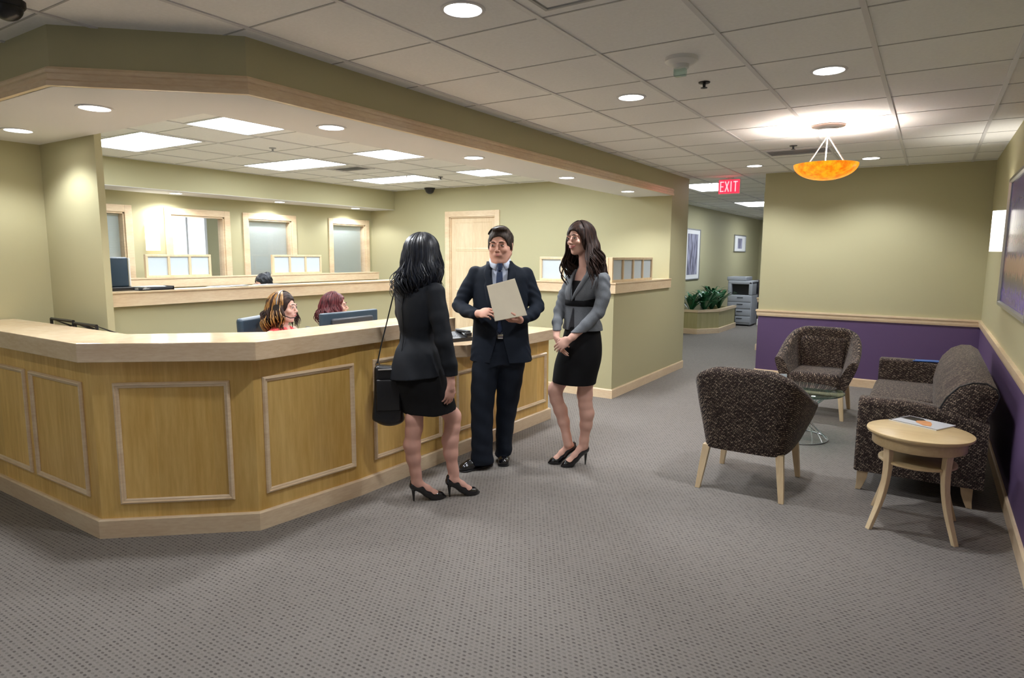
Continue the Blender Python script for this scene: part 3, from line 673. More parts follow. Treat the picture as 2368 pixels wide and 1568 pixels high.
def barrel_chair(label, x, y, rz):
    t = thing('armchair', label, 'armchair', (x, y, 0), rz, 'barrel armchairs')
    hf = lambda u: .575 + .275 * max(0.0, math.cos(PI / 2 * min(1, u))) ** .8
    mb = MB(); arc_shell(mb, .56, .60, .29, hf, lambda u: .02 + .09 * min(1, u / .42) ** 1.5, .09); mb.build('shell', FABRIC, t)
    # inner back cushion and seat
    mb = MB(); rings = []
    mb.rbox(-.235, .235, -.23, .315, .285, .44, .05, 5); mb.v = [(p[0] * (1 - .06 * (p[1] < 0)), p[1], p[2] + (.025 * (1 - (p[0] / .24) ** 2) * (1 - ((p[1] - .04) / .3) ** 2) if p[2] > .4 else 0)) for p in mb.v]
    mb.build('seat_cushion', FABRIC, t)
    mb = MB(); mb.rbox(-.205, .205, -.265, -.185, .40, .785, .035, 4)
    mb.v = [(p[0] * (1 + .15 * (p[2] - .4)), p[1] - .10 * (p[2] - .42) + .03 * (p[0] / .2) ** 2, p[2] - (.05 * (p[0] / .2) ** 2 if p[2] > .6 else 0)) for p in mb.v]; mb.build('back_cushion', FABRIC, t)
    for sx, sy in ((-1, -1), (1, -1), (1, 1), (-1, 1)):
        x0, y0 = sx * .235, (-.245 if sy < 0 else .285); rings = []
        for k, (z, w) in enumerate(((.30, .024), (.15, .021), (0, .016))):
            u = 1 - z / .3; cx, cy = x0 + sx * .035 * u, y0 + sy * .06 * u * (1 if sy < 0 else .4)
            rings.append([(cx - w, cy - w, z), (cx + w, cy - w, z), (cx + w, cy + w, z), (cx - w, cy + w, z)])
        mb = MB(); mb.loft(rings, smooth=False); mb.build('leg', LEGW, t, bevel=.002)
    return t
barrel_chair('barrel armchair seen from behind, nearest the open floor', -.97, 4.60, 0)
barrel_chair('barrel armchair facing the viewer against the purple wainscot', -.89, 7.16, PI)

# sofa along the right wall, facing -x
t = thing('sofa', 'patterned sofa with curved arms against the purple right wall', 'sofa', (0, 0, 0))
Y0, Y1 = 4.83, 7.0
def arm(y0, y1):
    rings = []
    n = 22
    for i in range(n + 1):
        u = i / n; x = -.345 + u * .72; top = .645 - .0 * u - .085 * max(0, (u - .35) / .65) ** 1.6 + .004 * math.sin(u * 3); zb = .14 + .05 * u * 0
        if i == 0: zb2 = .14
        r = .045; w = (y1 - y0) / 2; c = (y0 + y1) / 2; sec = [(x, y0 + .004, .14), (x, y0, .3), (x, y0, top - r)]
        for k in range(1, 6): b = PI / 2 * k / 6; sec.append((x, y0 + r - r * math.cos(b), top - r + r * math.sin(b)))
        for k in range(1, 6): b = PI / 2 * k / 6; sec.append((x, y1 - r + r * math.sin(b), top - r + r * math.cos(b)))
        sec += [(x, y1, top - r), (x, y1, .3), (x, y1 - .004, .14)]
        rings.append(sec)
    # round the front edge
    f = [[(p[0] - .0, c + (p[1] - c) * .9, .14 + (p[2] - .14) * .985) for p in rings[0]]]; rings[0] = [(p[0] + .012, p[1], p[2]) for p in rings[0]]
    f = [[(p[0] - .012, c + (p[1] - c) * .86, .145 + (p[2] - .14) * .97) for p in rings[0]]]
    mb = MB(); mb.loft(f + rings); return mb.build('arm', FABRIC, t)
arm(Y0, Y0 + .15); arm(Y1 - .15, Y1)
mb = MB(); mb.rbox(-.335, .36, Y0 + .13, Y1 - .13, .14, .33, .02, 3); mb.build('base', FABRIC, t)
for k in range(2):
    a = Y0 + .152 + k * (Y1 - Y0 - .304) / 2; b = a + (Y1 - Y0 - .304) / 2 - .004
    mb = MB(); mb.rbox(-.36, .20, a, b, .33, .455, .045, 5); mb.v = [(p[0], p[1], p[2] + (.02 * (1 - ((p[1] - (a + b) / 2) / ((b - a) / 2)) ** 2) if p[2] > .42 else 0)) for p in mb.v]; mb.build('seat_cushion', FABRIC, t)
# leaning rounded back: profile in x,z swept along y
def backprof(sc=1.0):
    pr = [(.10, .40), (.085, .50), (.10, .60), (.14, .70), (.20, .775), (.27, .81), (.34, .812), (.395, .78), (.41, .74), (.385, .64), (.345, .52), (.33, .38), (.33, .20), (.28, .20)]
    c = (.25, .55); return [(c[0] + (x - c[0]) * sc, c[1] + (z - c[1]) * sc) for x, z in pr]
rings = []
for y, sc in ((Y0 + .02, .90), (Y0 + .03, .965), (Y0 + .055, 1.0), ((Y0 + Y1) / 2, 1.012), (Y1 - .055, 1.0), (Y1 - .03, .965), (Y1 - .02, .9)): rings.append([(x, y, z) for x, z in backprof(sc)])
mb = MB(); mb.loft(rings); mb.build('backrest', FABRIC, t)
mb = MB(); mb.tube([(x, Y0 + .034, z) for x, z in backprof(.985)[:10]], .006, 6); mb.build('piping', BLACKP, t)
for (x, y) in ((-.29, Y0 + .05), (.29, Y0 + .05), (-.29, Y1 - .05), (.29, Y1 - .05)):
    sx = -1 if x < 0 else 1; rings = []
    for z, w, dx in ((.145, .034, 0), (.09, .03, .004), (.04, .022, .014), (0, .016, .026)):
        cx = x + sx * dx * .9; rings.append([(cx - w, y - w * .9, z), (cx + w, y - w * .9, z), (cx + w, y + w * .9, z), (cx - w, y + w * .9, z)])
    mb = MB(); mb.loft(rings, smooth=False); mb.build('leg', LEGW, t, bevel=.003)
t = thing('booklet', 'small blue booklet lying on the far sofa arm', 'booklet', (.02, Y1 - .075, .64), .25)
mb = MB(); mb.box(-.11, .11, -.05, .05, 0, .006); mb.build('cover', plain('booklet_blue', (.03, .12, .42, 1), .4), t)

# glass coffee table
t = thing('coffee_table', 'round clear glass coffee table on curved wire base', 'coffee table', (-.9, 6.02, 0))
mb = MB(); mb.lathe([(.365, .415), (.37, .42), (.37, .425), (.365, .43), (.002, .43)], n=64); mb.lathe([(.002, .415), (.365, .415)], n=64, cap=False); mb.build('glass_top', GLASSG, t)
for z, r in ((.006, .26), (.405, .26), (.2, .1)):
    mb = MB(); mb.tube([(r * math.cos(a), r * math.sin(a), z) for a in [2 * PI * k / 48 for k in range(49)]], .006, 6, False); mb.build('ring', SILVER, t)
for k in range(14):
    a = 2 * PI * k / 14; mb = MB()
    mb.tube([((.1 + .16 * (abs(2 * s - 1)) ** 1.6) * math.cos(a + s * 1.4), (.1 + .16 * (abs(2 * s - 1)) ** 1.6) * math.sin(a + s * 1.4), .006 + .4 * s) for s in [q / 16 for q in range(17)]], .004, 6); mb.build('rod', SILVER, t)
t = thing('acrylic_holder', 'small clear acrylic card holder on the glass table', 'card holder', (-1.05, 6.12, .431), .5)
mb = MB(); mb.box(-.035, .035, -.003, .003, 0, .1); mb.box(-.035, .035, -.03, .03, 0, .004); mb.build('stand', FROST, t)
t = thing('wall_socket', 'white socket cover low on the hall wall edge', 'socket', (-2.38, 11.345, .42))
mb = MB(); mb.rbox(-.03, .05, -.008, 0, 0, .11, .003); mb.build('cover', WPLAST, t)
mb = MB(); mb.box(-.005, .02, -.01, -.008, .02, .045); mb.box(-.005, .02, -.01, -.008, .065, .09); mb.build('outlets', DGREY, t)

# hall: planter, plants, copier, cabinet
GREENW = wood('planter_board', (.40, .36, .17, 1), (.50, .45, .23, 1), (14, 14, .3), .4)
PLP = [(-4.295, 12.95), (-3.9, 12.95), (-3.6, 13.42), (-3.6, 14.75)]
t = thing('planter', 'built-in angled wooden planter box along the hall wall', 'planter', (0, 0, 0))
mb = MB(); mb.sweep(PLP, [(0, 0), (0, .46), (-.05, .46), (-.05, 0)]); mb.box(-4.295, -3.6, 14.7, 14.75, 0, .46); mb.build('box', GREENW, t)
mb = MB(); mb.sweep(PLP, [(.02, .44), (.02, .49), (-.07, .49), (-.07, .44)]); mb.build('rim', PALE, t)
mb = MB(); mb.sweep(PLP, KB); mb.build('baseboard', PALE, t)
mb = MB(); mb.prism([(-4.28, 13.0), (-3.93, 13.0), (-3.65, 13.44), (-3.65, 14.69), (-4.28, 14.69)], .3, .38); mb.build('soil', plain('soil', (.03, .02, .015, 1), .9), t)
LEAF = plain('leaf_green', (.02, .115, .045, 1), .3, spec=.6, noise=.5, nscale=6); LEAF2 = plain('leaf_pale_green', (.06, .2, .1, 1), .3, spec=.6, noise=.4, nscale=6)
def leafy(x, y, z, n, hgt, spread, label, mm, group, seed):
    t = thing('potted_plant' if group is None else 'leafy_plant', label, 'plant', (x, y, z), 0, group); rr = random.Random(seed); mb = MB(); ms = MB()
    for k in range(n):
        a = rr.uniform(0, 2 * PI); L = hgt * rr.uniform(.65, 1.15); sp = spread * rr.uniform(.3, 1.1); w = rr.uniform(.022, .04); m = 9; pts = []
        for i in range(m):
            s = i / (m - 1); r_ = sp * s ** 1.3; zz = L * math.sin(min(1.0, s * 1.0) * PI * rr.uniform(.56, .60)) if i else 0
            pts.append(Vector((max(-4.27 - x, math.cos(a) * r_) if group else math.cos(a) * r_, math.sin(a) * r_, zz)))
        side = Vector((-math.sin(a), math.cos(a), 0)); vs = []
        for i, p in enumerate(pts):
            s = i / (m - 1); ww = w * max(.12, math.sin(PI * min(1, max(0, (s - .15) / .85)) ** .8)) if s > .15 else .006
            vs += [p - side * ww + Vector((0, 0, ww * .3)), p, p + side * ww + Vector((0, 0, ww * .3))]
        fs = [(3 * i + j, 3 * i + j + 1, 3 * i + j + 4, 3 * i + j + 3) for i in range(m - 1) for j in (0, 1)]
        (mb if k % 3 else ms).add(vs, fs, True)
    mb.build('leaves', mm, t); ms.build('pale_leaves', LEAF2, t)
for i, (x, y, l) in enumerate(((-4.1, 13.15, 'front left leafy plant in the hall planter'), (-3.87, 13.3, 'leafy plant drooping over the planter front corner'), (-3.85, 13.75, 'middle leafy plant in the hall planter'), (-3.8, 14.15, 'leafy plant in the planter beside the copier'), (-4.05, 14.4, 'taller leafy plant at the back of the planter'))):
    leafy(x, y, .38, 34, .42 + .05 * (i == 4), .42, l, LEAF, 'leafy plants in the hall planter', 40 + i)
t = thing('copier', 'grey floor-standing office copier at the end of the planter', 'copier', (-3.58, 15.4, 0))
mb = MB(); mb.rbox(-.3, .24, -.3, .3, .03, .70, .02); mb.build('cabinet', LGREY, t)
mb = MB(); mb.rbox(-.3, -.22, -.3, .3, .70, .98, .015); mb.rbox(-.3, .24, .1, .3, .70, .98, .015); mb.rbox(.16, .24, -.3, .3, .70, 1.0, .015); mb.rbox(-.3, .24, -.3, .3, .94, 1.02, .02); mb.build('scanner_frame', LGREY, t)
mb = MB(); mb.rbox(-.33, .1, -.29, .29, 1.02, 1.11, .02); mb.build('document_feeder', LGREY, t)
mb = MB(); mb.box(-.21, .15, -.2, .09, .71, .93); mb.build('output_bay', BLACKP, t)
for z in (.08, .24, .40, .55): mb = MB(); mb.rbox(-.28, .22, -.312, -.29, z, z + .13, .006); dd = mb.build('paper_drawer', LGREY, t); mb = MB(); mb.box(-.08, .05, -.318, -.312, z + .08, z + .1); mb.build('handle', DGREY, dd)
for sx in (-.24, .18):
    for sy in (-.24, .24): mb = MB(); mb.lathe([(.025, 0), (.025, .03)], c=(sx, sy), n=12); mb.build('caster', BLACKP, t)
t = thing('file_cabinet', 'dark brown cabinet behind the copier at the hall edge', 'cabinet', (-3.35, 16.6, 0))
BRN = plain('dark_brown_wood', (.07, .05, .05, 1), .5)
mb = MB(); mb.rbox(-.25, .3, -.25, .25, 0, 1.0, .01); mb.build('body', BRN, t)
for z in (.06, .37, .68): mb = MB(); mb.rbox(-.22, .27, -.268, -.25, z, z + .28, .004); dd = mb.build('drawer', BRN, t); mb = MB(); mb.box(-.05, .1, -.28, -.268, z + .2, z + .215); mb.build('handle', SILVER, dd)
t = thing('potted_plant', 'small green plant in pot on the dark hall cabinet', 'plant', (-3.2, 16.6, 1.0))
mb = MB(); mb.lathe([(.08, 0), (.11, .14), (.115, .15), (.09, .15)], n=20); mb.build('pot', DGREY, t)
mb = MB(); rr = random.Random(3)
for k in range(40):
    a = rr.uniform(0, 2 * PI); r_ = rr.uniform(.02, .12); h = rr.uniform(.2, .5); s = .03; d = Vector((math.cos(a) * r_, math.sin(a) * r_, h)); e = Vector((-math.sin(a), math.cos(a), .2)) * s
    mb.add([(0, 0, .13), d - e, d * 1.15, d + e], [(0, 1, 2, 3)], True)
mb.build('leaves', LEAF, t)
# ------------------------------------------------------------------ people: smooth-blended volumes polygonised with surface nets
def rotm(yaw=0, pitch=0, roll=0):
    # columns = local axes (x right, y forward, z up) in parent frame; yaw turns left (ccw)
    return np.array((Matrix.Rotation(yaw, 3, 'Z') @ Matrix.Rotation(pitch, 3, 'X') @ Matrix.Rotation(roll, 3, 'Y')))
class Fld:
    def __init__(s, lo, hi, h):
        s.lo = np.array(lo, float); s.h = h; s.n = (np.ceil((np.array(hi) - s.lo) / h).astype(int) + 1)
        s.d = np.full(s.n, .08, np.float32)
    def sub(s, lo, hi):
        a = np.clip(np.floor((np.array(lo) - s.lo) / s.h).astype(int), 0, s.n - 1); b = np.clip(np.ceil((np.array(hi) - s.lo) / s.h).astype(int) + 1, 1, s.n)
        sl = tuple(slice(a[i], b[i]) for i in range(3))
        if any(b[i] <= a[i] for i in range(3)): return sl, None
        g = [(s.lo[i] + s.h * np.arange(a[i], b[i])).astype(np.float32) for i in range(3)]
        return sl, (g[0][:, None, None], g[1][None, :, None], g[2][None, None, :])
    def mix(s, sl, d, k, op):
        v = s.d[sl]
        if op == 'u':
            if k > 0: hh = np.maximum(k - np.abs(v - d), 0) / k; s.d[sl] = np.minimum(v, d) - hh * hh * k * .25
            else: s.d[sl] = np.minimum(v, d)
        else:
            d = -d
            if k > 0: hh = np.maximum(k - np.abs(v - d), 0) / k; s.d[sl] = np.maximum(v, d) + hh * hh * k * .25
            else: s.d[sl] = np.maximum(v, d)
    def cap(s, a, b, ra, rb=None, k=.01, op='u'):
        rb = ra if rb is None else rb; a = np.array(a, float); b = np.array(b, float); p = max(ra, rb) + k + 3 * s.h
        sl, g = s.sub(np.minimum(a, b) - p, np.maximum(a, b) + p)
        if g is None: return s
        ba = b - a; L = max(1e-9, float(ba @ ba)); X, Y, Z = g[0] - a[0], g[1] - a[1], g[2] - a[2]
        t = np.clip((X * ba[0] + Y * ba[1] + Z * ba[2]) / L, 0, 1)
        d = np.sqrt((X - t * ba[0]) ** 2 + (Y - t * ba[1]) ** 2 + (Z - t * ba[2]) ** 2) - (ra + (rb - ra) * t)
        s.mix(sl, d, k, op); return s
    def chain(s, pts, rs, k=.01, op='u'):
        for i in range(len(pts) - 1): s.cap(pts[i], pts[i + 1], rs[i], rs[i + 1], k, op)
        return s
    def ell(s, c, r, k=.01, R=None, op='u'):
        c = np.array(c, float); r = np.array(r, float); p = max(r) + k + 3 * s.h
        if R is None: p = r + k + 3 * s.h
        sl, g = s.sub(c - p, c + p)
        if g is None: return s
        X, Y, Z = g[0] - c[0], g[1] - c[1], g[2] - c[2]
        if R is not None: X, Y, Z = (X * R[0, 0] + Y * R[1, 0] + Z * R[2, 0], X * R[0, 1] + Y * R[1, 1] + Z * R[2, 1], X * R[0, 2] + Y * R[1, 2] + Z * R[2, 2])
        k0 = np.sqrt((X / r[0]) ** 2 + (Y / r[1]) ** 2 + (Z / r[2]) ** 2); k1 = np.sqrt((X / r[0] ** 2) ** 2 + (Y / r[1] ** 2) ** 2 + (Z / r[2] ** 2) ** 2) + 1e-6
        s.mix(sl, k0 * (k0 - 1) / k1, k, op); return s
    def loft(s, secs, ang=0, k=.01, op='u', pw=2.0, end=.0):
        # secs: (z, cx, cy, rx, ry) ; ang: heading of the local x axis ; smooth interpolation
        S = np.array(sorted(secs), float); mr = S[:, 3:5].max() + k + 3 * s.h
        lo = (S[:, 1].min() - mr, S[:, 2].min() - mr, S[0, 0] - k - 3 * s.h); hi = (S[:, 1].max() + mr, S[:, 2].max() + mr, S[-1, 0] + k + 3 * s.h)
        sl, g = s.sub(lo, hi)
        if g is None: return s
        z = g[2].ravel(); zz = np.clip(z, S[0, 0], S[-1, 0])
        def itp(col):   # monotone-ish cubic
            x = S[:, 0]; y = S[:, col]; m = np.gradient(y, x) if len(x) > 2 else np.full(len(x), (y[-1] - y[0]) / (x[-1] - x[0]))
            i = np.clip(np.searchsorted(x, zz) - 1, 0, len(x) - 2); hh = x[i + 1] - x[i]; t = (zz - x[i]) / hh
            return ((2 * t ** 3 - 3 * t ** 2 + 1) * y[i] + (t ** 3 - 2 * t ** 2 + t) * hh * m[i] + (-2 * t ** 3 + 3 * t ** 2) * y[i + 1] + (t ** 3 - t ** 2) * hh * m[i + 1]).astype(np.float32)[None, None, :]
        cx, cy, rx, ry = itp(1), itp(2), itp(3), itp(4); X, Y = g[0] - cx, g[1] - cy; ca, sa = math.cos(ang), math.sin(ang)
        U, V = X * ca + Y * sa, -X * sa + Y * ca
        k0 = ((np.abs(U) / rx) ** pw + (np.abs(V) / ry) ** pw) ** (1 / pw); k1 = np.sqrt((U / rx ** 2) ** 2 + (V / ry ** 2) ** 2) + 1e-6
        d = np.where(k0 > .2, k0 * (k0 - 1) / k1, -np.minimum(rx, ry))
        d = np.maximum(d, np.maximum(S[0, 0] - g[2], g[2] - S[-1, 0])); s.mix(sl, d, k, op); return s
    def cut(s, n, c, k=0):   # remove the half space where (p-c).n > 0
        n = np.array(n, float); n /= np.linalg.norm(n); sl, g = s.sub(s.lo, s.lo + s.h * s.n)
        d = (g[0] - c[0]) * n[0] + (g[1] - c[1]) * n[1] + (g[2] - c[2]) * n[2]; s.mix(sl, -d, k, 's'); return s
    def box(s, c, r, R=None, k=0, op='u', rnd=.0):
        c = np.array(c, float); r = np.array(r, float); p = np.linalg.norm(r) + k + 3 * s.h + rnd; sl, g = s.sub(c - p, c + p)
        if g is None: return s
        X, Y, Z = g[0] - c[0], g[1] - c[1], g[2] - c[2]
        if R is not None: X, Y, Z = (X * R[0, 0] + Y * R[1, 0] + Z * R[2, 0], X * R[0, 1] + Y * R[1, 1] + Z * R[2, 1], X * R[0, 2] + Y * R[1, 2] + Z * R[2, 2])
        qx, qy, qz = np.abs(X) - r[0], np.abs(Y) - r[1], np.abs(Z) - r[2]
        d = np.sqrt(np.maximum(qx, 0) ** 2 + np.maximum(qy, 0) ** 2 + np.maximum(qz, 0) ** 2) + np.minimum(np.maximum(qx, np.maximum(qy, qz)), 0) - rnd
        s.mix(sl, d, k, op); return s
    def fn(s, f, lo=None, hi=None):   # add displacement f(X,Y,Z)
        sl, g = s.sub(s.lo if lo is None else lo, s.lo + s.h * s.n if hi is None else hi)
        if g is not None: s.d[sl] = s.d[sl] + f(*g).astype(np.float32)
        return s
    def nets(s, smooth=2):
        d = s.d; neg = d < 0; n = d.shape
        neg[0] = neg[-1] = False; neg[:, 0] = neg[:, -1] = False; neg[:, :, 0] = neg[:, :, -1] = False
        acc = {}; cells = []; quads = []; strd = np.array([n[1] * n[2], n[2], 1]); df = d.ravel(); nf = neg.ravel()
        P = []; C = []; Q = []; FL = []
        for ax in range(3):
            a = [slice(None)] * 3; b = [slice(None)] * 3; a[ax] = slice(0, -1); b[ax] = slice(1, None)
            idx = np.argwhere(neg[tuple(a)] != neg[tuple(b)])
            if len(idx) == 0: continue
            i0 = idx @ strd; v0 = df[i0]; v1 = df[i0 + strd[ax]]; den = v0 - v1; den[np.abs(den) < 1e-9] = 1e-9
            t = np.clip(v0 / den, 0.02, .98); p = idx.astype(np.float64); p[:, ax] += t
            o1, o2 = (ax + 1) % 3, (ax + 2) % 3
            cc = [i0, i0 - strd[o1], i0 - strd[o1] - strd[o2], i0 - strd[o2]]
            for c in cc: C.append(c); P.append(p)
            Q.append(np.stack(cc, 1)); FL.append(nf[i0])
        if not C: return np.zeros((0, 3)), np.zeros((0, 4), int)
        C = np.concatenate(C); P = np.concatenate(P); Q = np.concatenate(Q); FL = np.concatenate(FL)
        u, inv = np.unique(C, return_inverse=True); cnt = np.bincount(inv); V = np.stack([np.bincount(inv, P[:, i]) / cnt for i in range(3)], 1)
        q = np.searchsorted(u, Q); q[~FL] = q[~FL][:, ::-1]
        for _ in range(smooth):
            e = np.concatenate([q[:, [0, 1]], q[:, [1, 2]], q[:, [2, 3]], q[:, [3, 0]]]); m = len(V); w = np.bincount(e[:, 0], minlength=m) + np.bincount(e[:, 1], minlength=m)
            A = np.stack([(np.bincount(e[:, 0], V[e[:, 1], i], m) + np.bincount(e[:, 1], V[e[:, 0], i], m)) for i in range(3)], 1) / np.maximum(w, 1)[:, None]
            V = V * .45 + A * .55
        return V * s.h + s.lo, q
    def build(s, name, mat, parent, smooth=2):
        V, q = s.nets(smooth); me = bpy.data.meshes.new(name); me.vertices.add(len(V)); me.vertices.foreach_set('co', V.astype(np.float32).ravel())
        me.loops.add(q.size); me.polygons.add(len(q)); me.loops.foreach_set('vertex_index', q.astype(np.int32).ravel())
        me.polygons.foreach_set('loop_start', np.arange(0, q.size, 4, dtype=np.int32)); me.polygons.foreach_set('loop_total', np.full(len(q), 4, np.int32))
        me.polygons.foreach_set('use_smooth', np.ones(len(q), bool)); me.materials.append(mat); me.update(); me.validate()
        o = bpy.data.objects.new(name, me); COL.objects.link(o); o.parent = parent; return o

SKIN_W = plain('skin_fair', (.72, .43, .34, 1), .58, spec=.22, noise=.05, nscale=25)
SKIN_M = plain('skin_ruddy', (.66, .36, .27, 1), .58, spec=.22, noise=.08, nscale=22)
SKIN_L = plain('skin_legs', (.62, .35, .28, 1), .58, spec=.22, noise=.05, nscale=20)
LIPM = plain('lip_rose', (.46, .13, .12, 1), .35)
EYEW = plain('eye_white', (.52, .49, .47, 1), .2); IRIS = plain('iris_dark', (.03, .018, .012, 1), .15)
def hairmat(name, c, c2=None, rough=.6, spec=.25):
    m, nt, b = newmat(name); tc = N(nt, 'ShaderNodeTexCoord'); mp = N(nt, 'ShaderNodeMapping'); mp.inputs['Scale'].default_value = (90, 90, 9)
    nt.links.new(tc.outputs['Object'], mp.inputs['Vector']); n = N(nt, 'ShaderNodeTexNoise', Scale=1.0, Detail=3.0); nt.links.new(mp.outputs[0], n.inputs['Vector'])
    mr = N(nt, 'ShaderNodeMapRange'); mr.inputs[1].default_value = .35; mr.inputs[2].default_value = .65; nt.links.new(n.outputs['Fac'], mr.inputs[0])
    mx = N(nt, 'ShaderNodeMix', data_type='RGBA'); mx.inputs[6].default_value = tuple(x * .55 for x in c[:3]) + (1,); mx.inputs[7].default_value = c2 or tuple(min(1, x * 1.6) for x in c[:3]) + (1,)
    nt.links.new(mr.outputs[0], mx.inputs[0]); nt.links.new(mx.outputs[2], b.inputs['Base Color'])
    b.inputs['Roughness'].default_value = rough; b.inputs['Specular IOR Level'].default_value = spec; return m
HAIR_K = hairmat('hair_black', (.006, .007, .011, 1), (.016, .019, .030, 1), .42, .5)
HAIR_B = hairmat('hair_dark_brown', (.020, .010, .008, 1), (.050, .024, .017, 1), .6, .25)
HAIR_M = hairmat('hair_short_brown', (.022, .013, .009, 1), (.05, .03, .02, 1), .6, .3)
HAIR_R = hairmat('hair_dark_red', (.075, .012, .018, 1), (.17, .03, .035, 1), .5, .35)
HAIR_G = hairmat('hair_golden', (.26, .115, .03, 1), (.50, .26, .07, 1), .4, .5)
SUITN = plain('navy_suit_wool', (.009, .013, .022, 1), .8, spec=.2, noise=.12, nscale=90, bump=.25, bscale=700)
SUITK = plain('black_suit_cloth', (.0075, .0095, .014, 1), .7, spec=.3, noise=.1, nscale=60, bump=.2, bscale=700)
SKIRTK = plain('black_skirt_cloth', (.006, .006, .007, 1), .85, spec=.2, bump=.2, bscale=600)
GREYJ = plain('grey_tweed_jacket', (.135, .145, .16, 1), .8, spec=.25, noise=.25, nscale=160, bump=.35, bscale=500)
SHIRT = plain('white_blue_shirt', (.60, .66, .80, 1), .7, spec=.2)
TIE = plain('navy_tie', (.018, .035, .09, 1), .45, noise=.5, nscale=60)
PATENT = plain('black_patent_leather', (.006, .006, .008, 1), .12, spec=.8)
LEATH = plain('black_leather', (.008, .008, .010, 1), .35, spec=.5, bump=.3, bscale=160)
MANILA = plain('manila_folder', (.80, .72, .56, 1), .6, spec=.2, noise=.04, nscale=12)

class Head:
    def __init__(s, c, R, sc=1.0, male=False, skin=None): s.c = np.array(c, float); s.R = R; s.k = sc; s.male = male
    def p(s, x, y, z): return s.c + s.R @ (np.array((x, y, z)) * s.k)
    def add(s, F):
        k = s.k; R = s.R; m = s.male; E = lambda c, r, kk, op='u', RR=None: F.ell(s.p(*c), np.array(r) * k, kk, R if RR is None else R @ RR, op)
        E((0, -.014, .036), (.075, .094, .082), .0)
        E((0, .022, -.022), (.069 if m else .058, .070, .078), .02)
        E((0, .036, -.066), (.056 if m else .037, .046, .038), .02)
        E((0, .064, -.095), (.022 if m else .016, .016, .014), .016)
        for x in (-1, 1):
            F.cap(s.p(x * .056, -.004, -.045), s.p(x * (.034 if m else .026), .048, -.088), .022 * k if m else .016 * k, .016 * k, .02)
            E((x * .036, .070, -.020), (.022, .018, .018), .014)
            E((x * .033, .0835, .028), (.022, .010, .008), .010)
            E((x * .031, .098, .008), (.0155, .013, .0095), .008, 's')
            E((x * .031, .083, .0075), (.0145, .0125, .0115), .002)
            E((x * .0765, -.006, -.002), (.007, .017, .030), .004, 'u', rotm(x * -.35))
        F.cap(s.p(0, .088, .016), s.p(0, .1115, -.0215), .0065 * k, .0095 * k, .010)
        for x in (-1, 1): E((x * .0115, .1005, -.0275), (.0075, .009, .0065), .006)
        E((0, .087, -.050), (.026, .014, .016), .012)
        if m: F.ell(s.p(0, .035, -.10), np.array((.05, .045, .03)) * k, .02, R)
        return s
    def feats(s, parent, skin_dark, smile=False, lip=LIPM, browm=HAIR_B):
        R = s.R; k = s.k
        def E(name, c, r, mat, RR=None, n=12):
            mb = MB(); A = s.R if RR is None else s.R @ RR; rings = []
            for i in range(1, n):
                a = PI * i / n; rings.append([tuple(s.c + s.R @ (np.array(c) * k) + A @ (np.array((r[0] * math.sin(a) * math.cos(b), r[1] * math.cos(a), r[2] * math.sin(a) * math.sin(b))) * k)) for b in [2 * PI * j / 16 for j in range(16)]])
            mb.loft(rings); return mb.build(name, mat, parent)
        for x in (-1, 1):
            e = E('eye', (x * .031, .0845, .0075), (.0130, .0115, .0050), EYEW); E('iris', (x * .031, .0935, .0072), (.0056, .0040, .0050), IRIS).parent = e
            mb = MB(); mb.tube([s.p(x * (.017 + .030 * u), .0985 - .014 * u ** 2 - .002, .0145 - .004 * (2 * u - 1) ** 2) for u in [q / 8 for q in range(9)]], [.0008 * k + .0013 * k * math.sin(PI * q / 8) for q in range(9)], 6); mb.build('eyelash', IRIS, parent)
            mb = MB(); mb.tube([s.p(x * (.013 + .038 * u), .1000 - .018 * u ** 2, .0290 + .0035 * math.sin(PI * u)) for u in [q / 8 for q in range(9)]], [(.0016 + .0018 * math.sin(PI * min(1, .2 + q / 9))) * k * 1.0 for q in range(9)], 6); mb.build('eyebrow', browm, parent)
        w = .031 if smile else .021; up = .009 if smile else 0
        for nm, dz, r in (('upper_lip', .0022, .0030), ('lower_lip', -.0038, .0040)):
            mb = MB(); mb.tube([s.p(w * u, .1005 - .017 * u * u, -.051 + dz * (1 - abs(u) ** 2) * (1.9 if smile and dz < 0 else 1) + up * u * u) for u in [q / 6 - 1 for q in range(13)]], [k * (.0007 + r * (1 - (q / 6 - 1) ** 2) ** .5) for q in range(13)], 8); mb.build(nm, lip, parent)
        if smile:
            mb = MB(); mb.tube([s.p(.021 * u, .1000 - .015 * u * u, -.0520 + up * u * u) for u in [q / 6 - 1 for q in range(13)]], [k * (.0006 + .0030 * (1 - (q / 6 - 1) ** 2) ** .5) for q in range(13)], 8); mb.build('teeth', EYEW, parent)

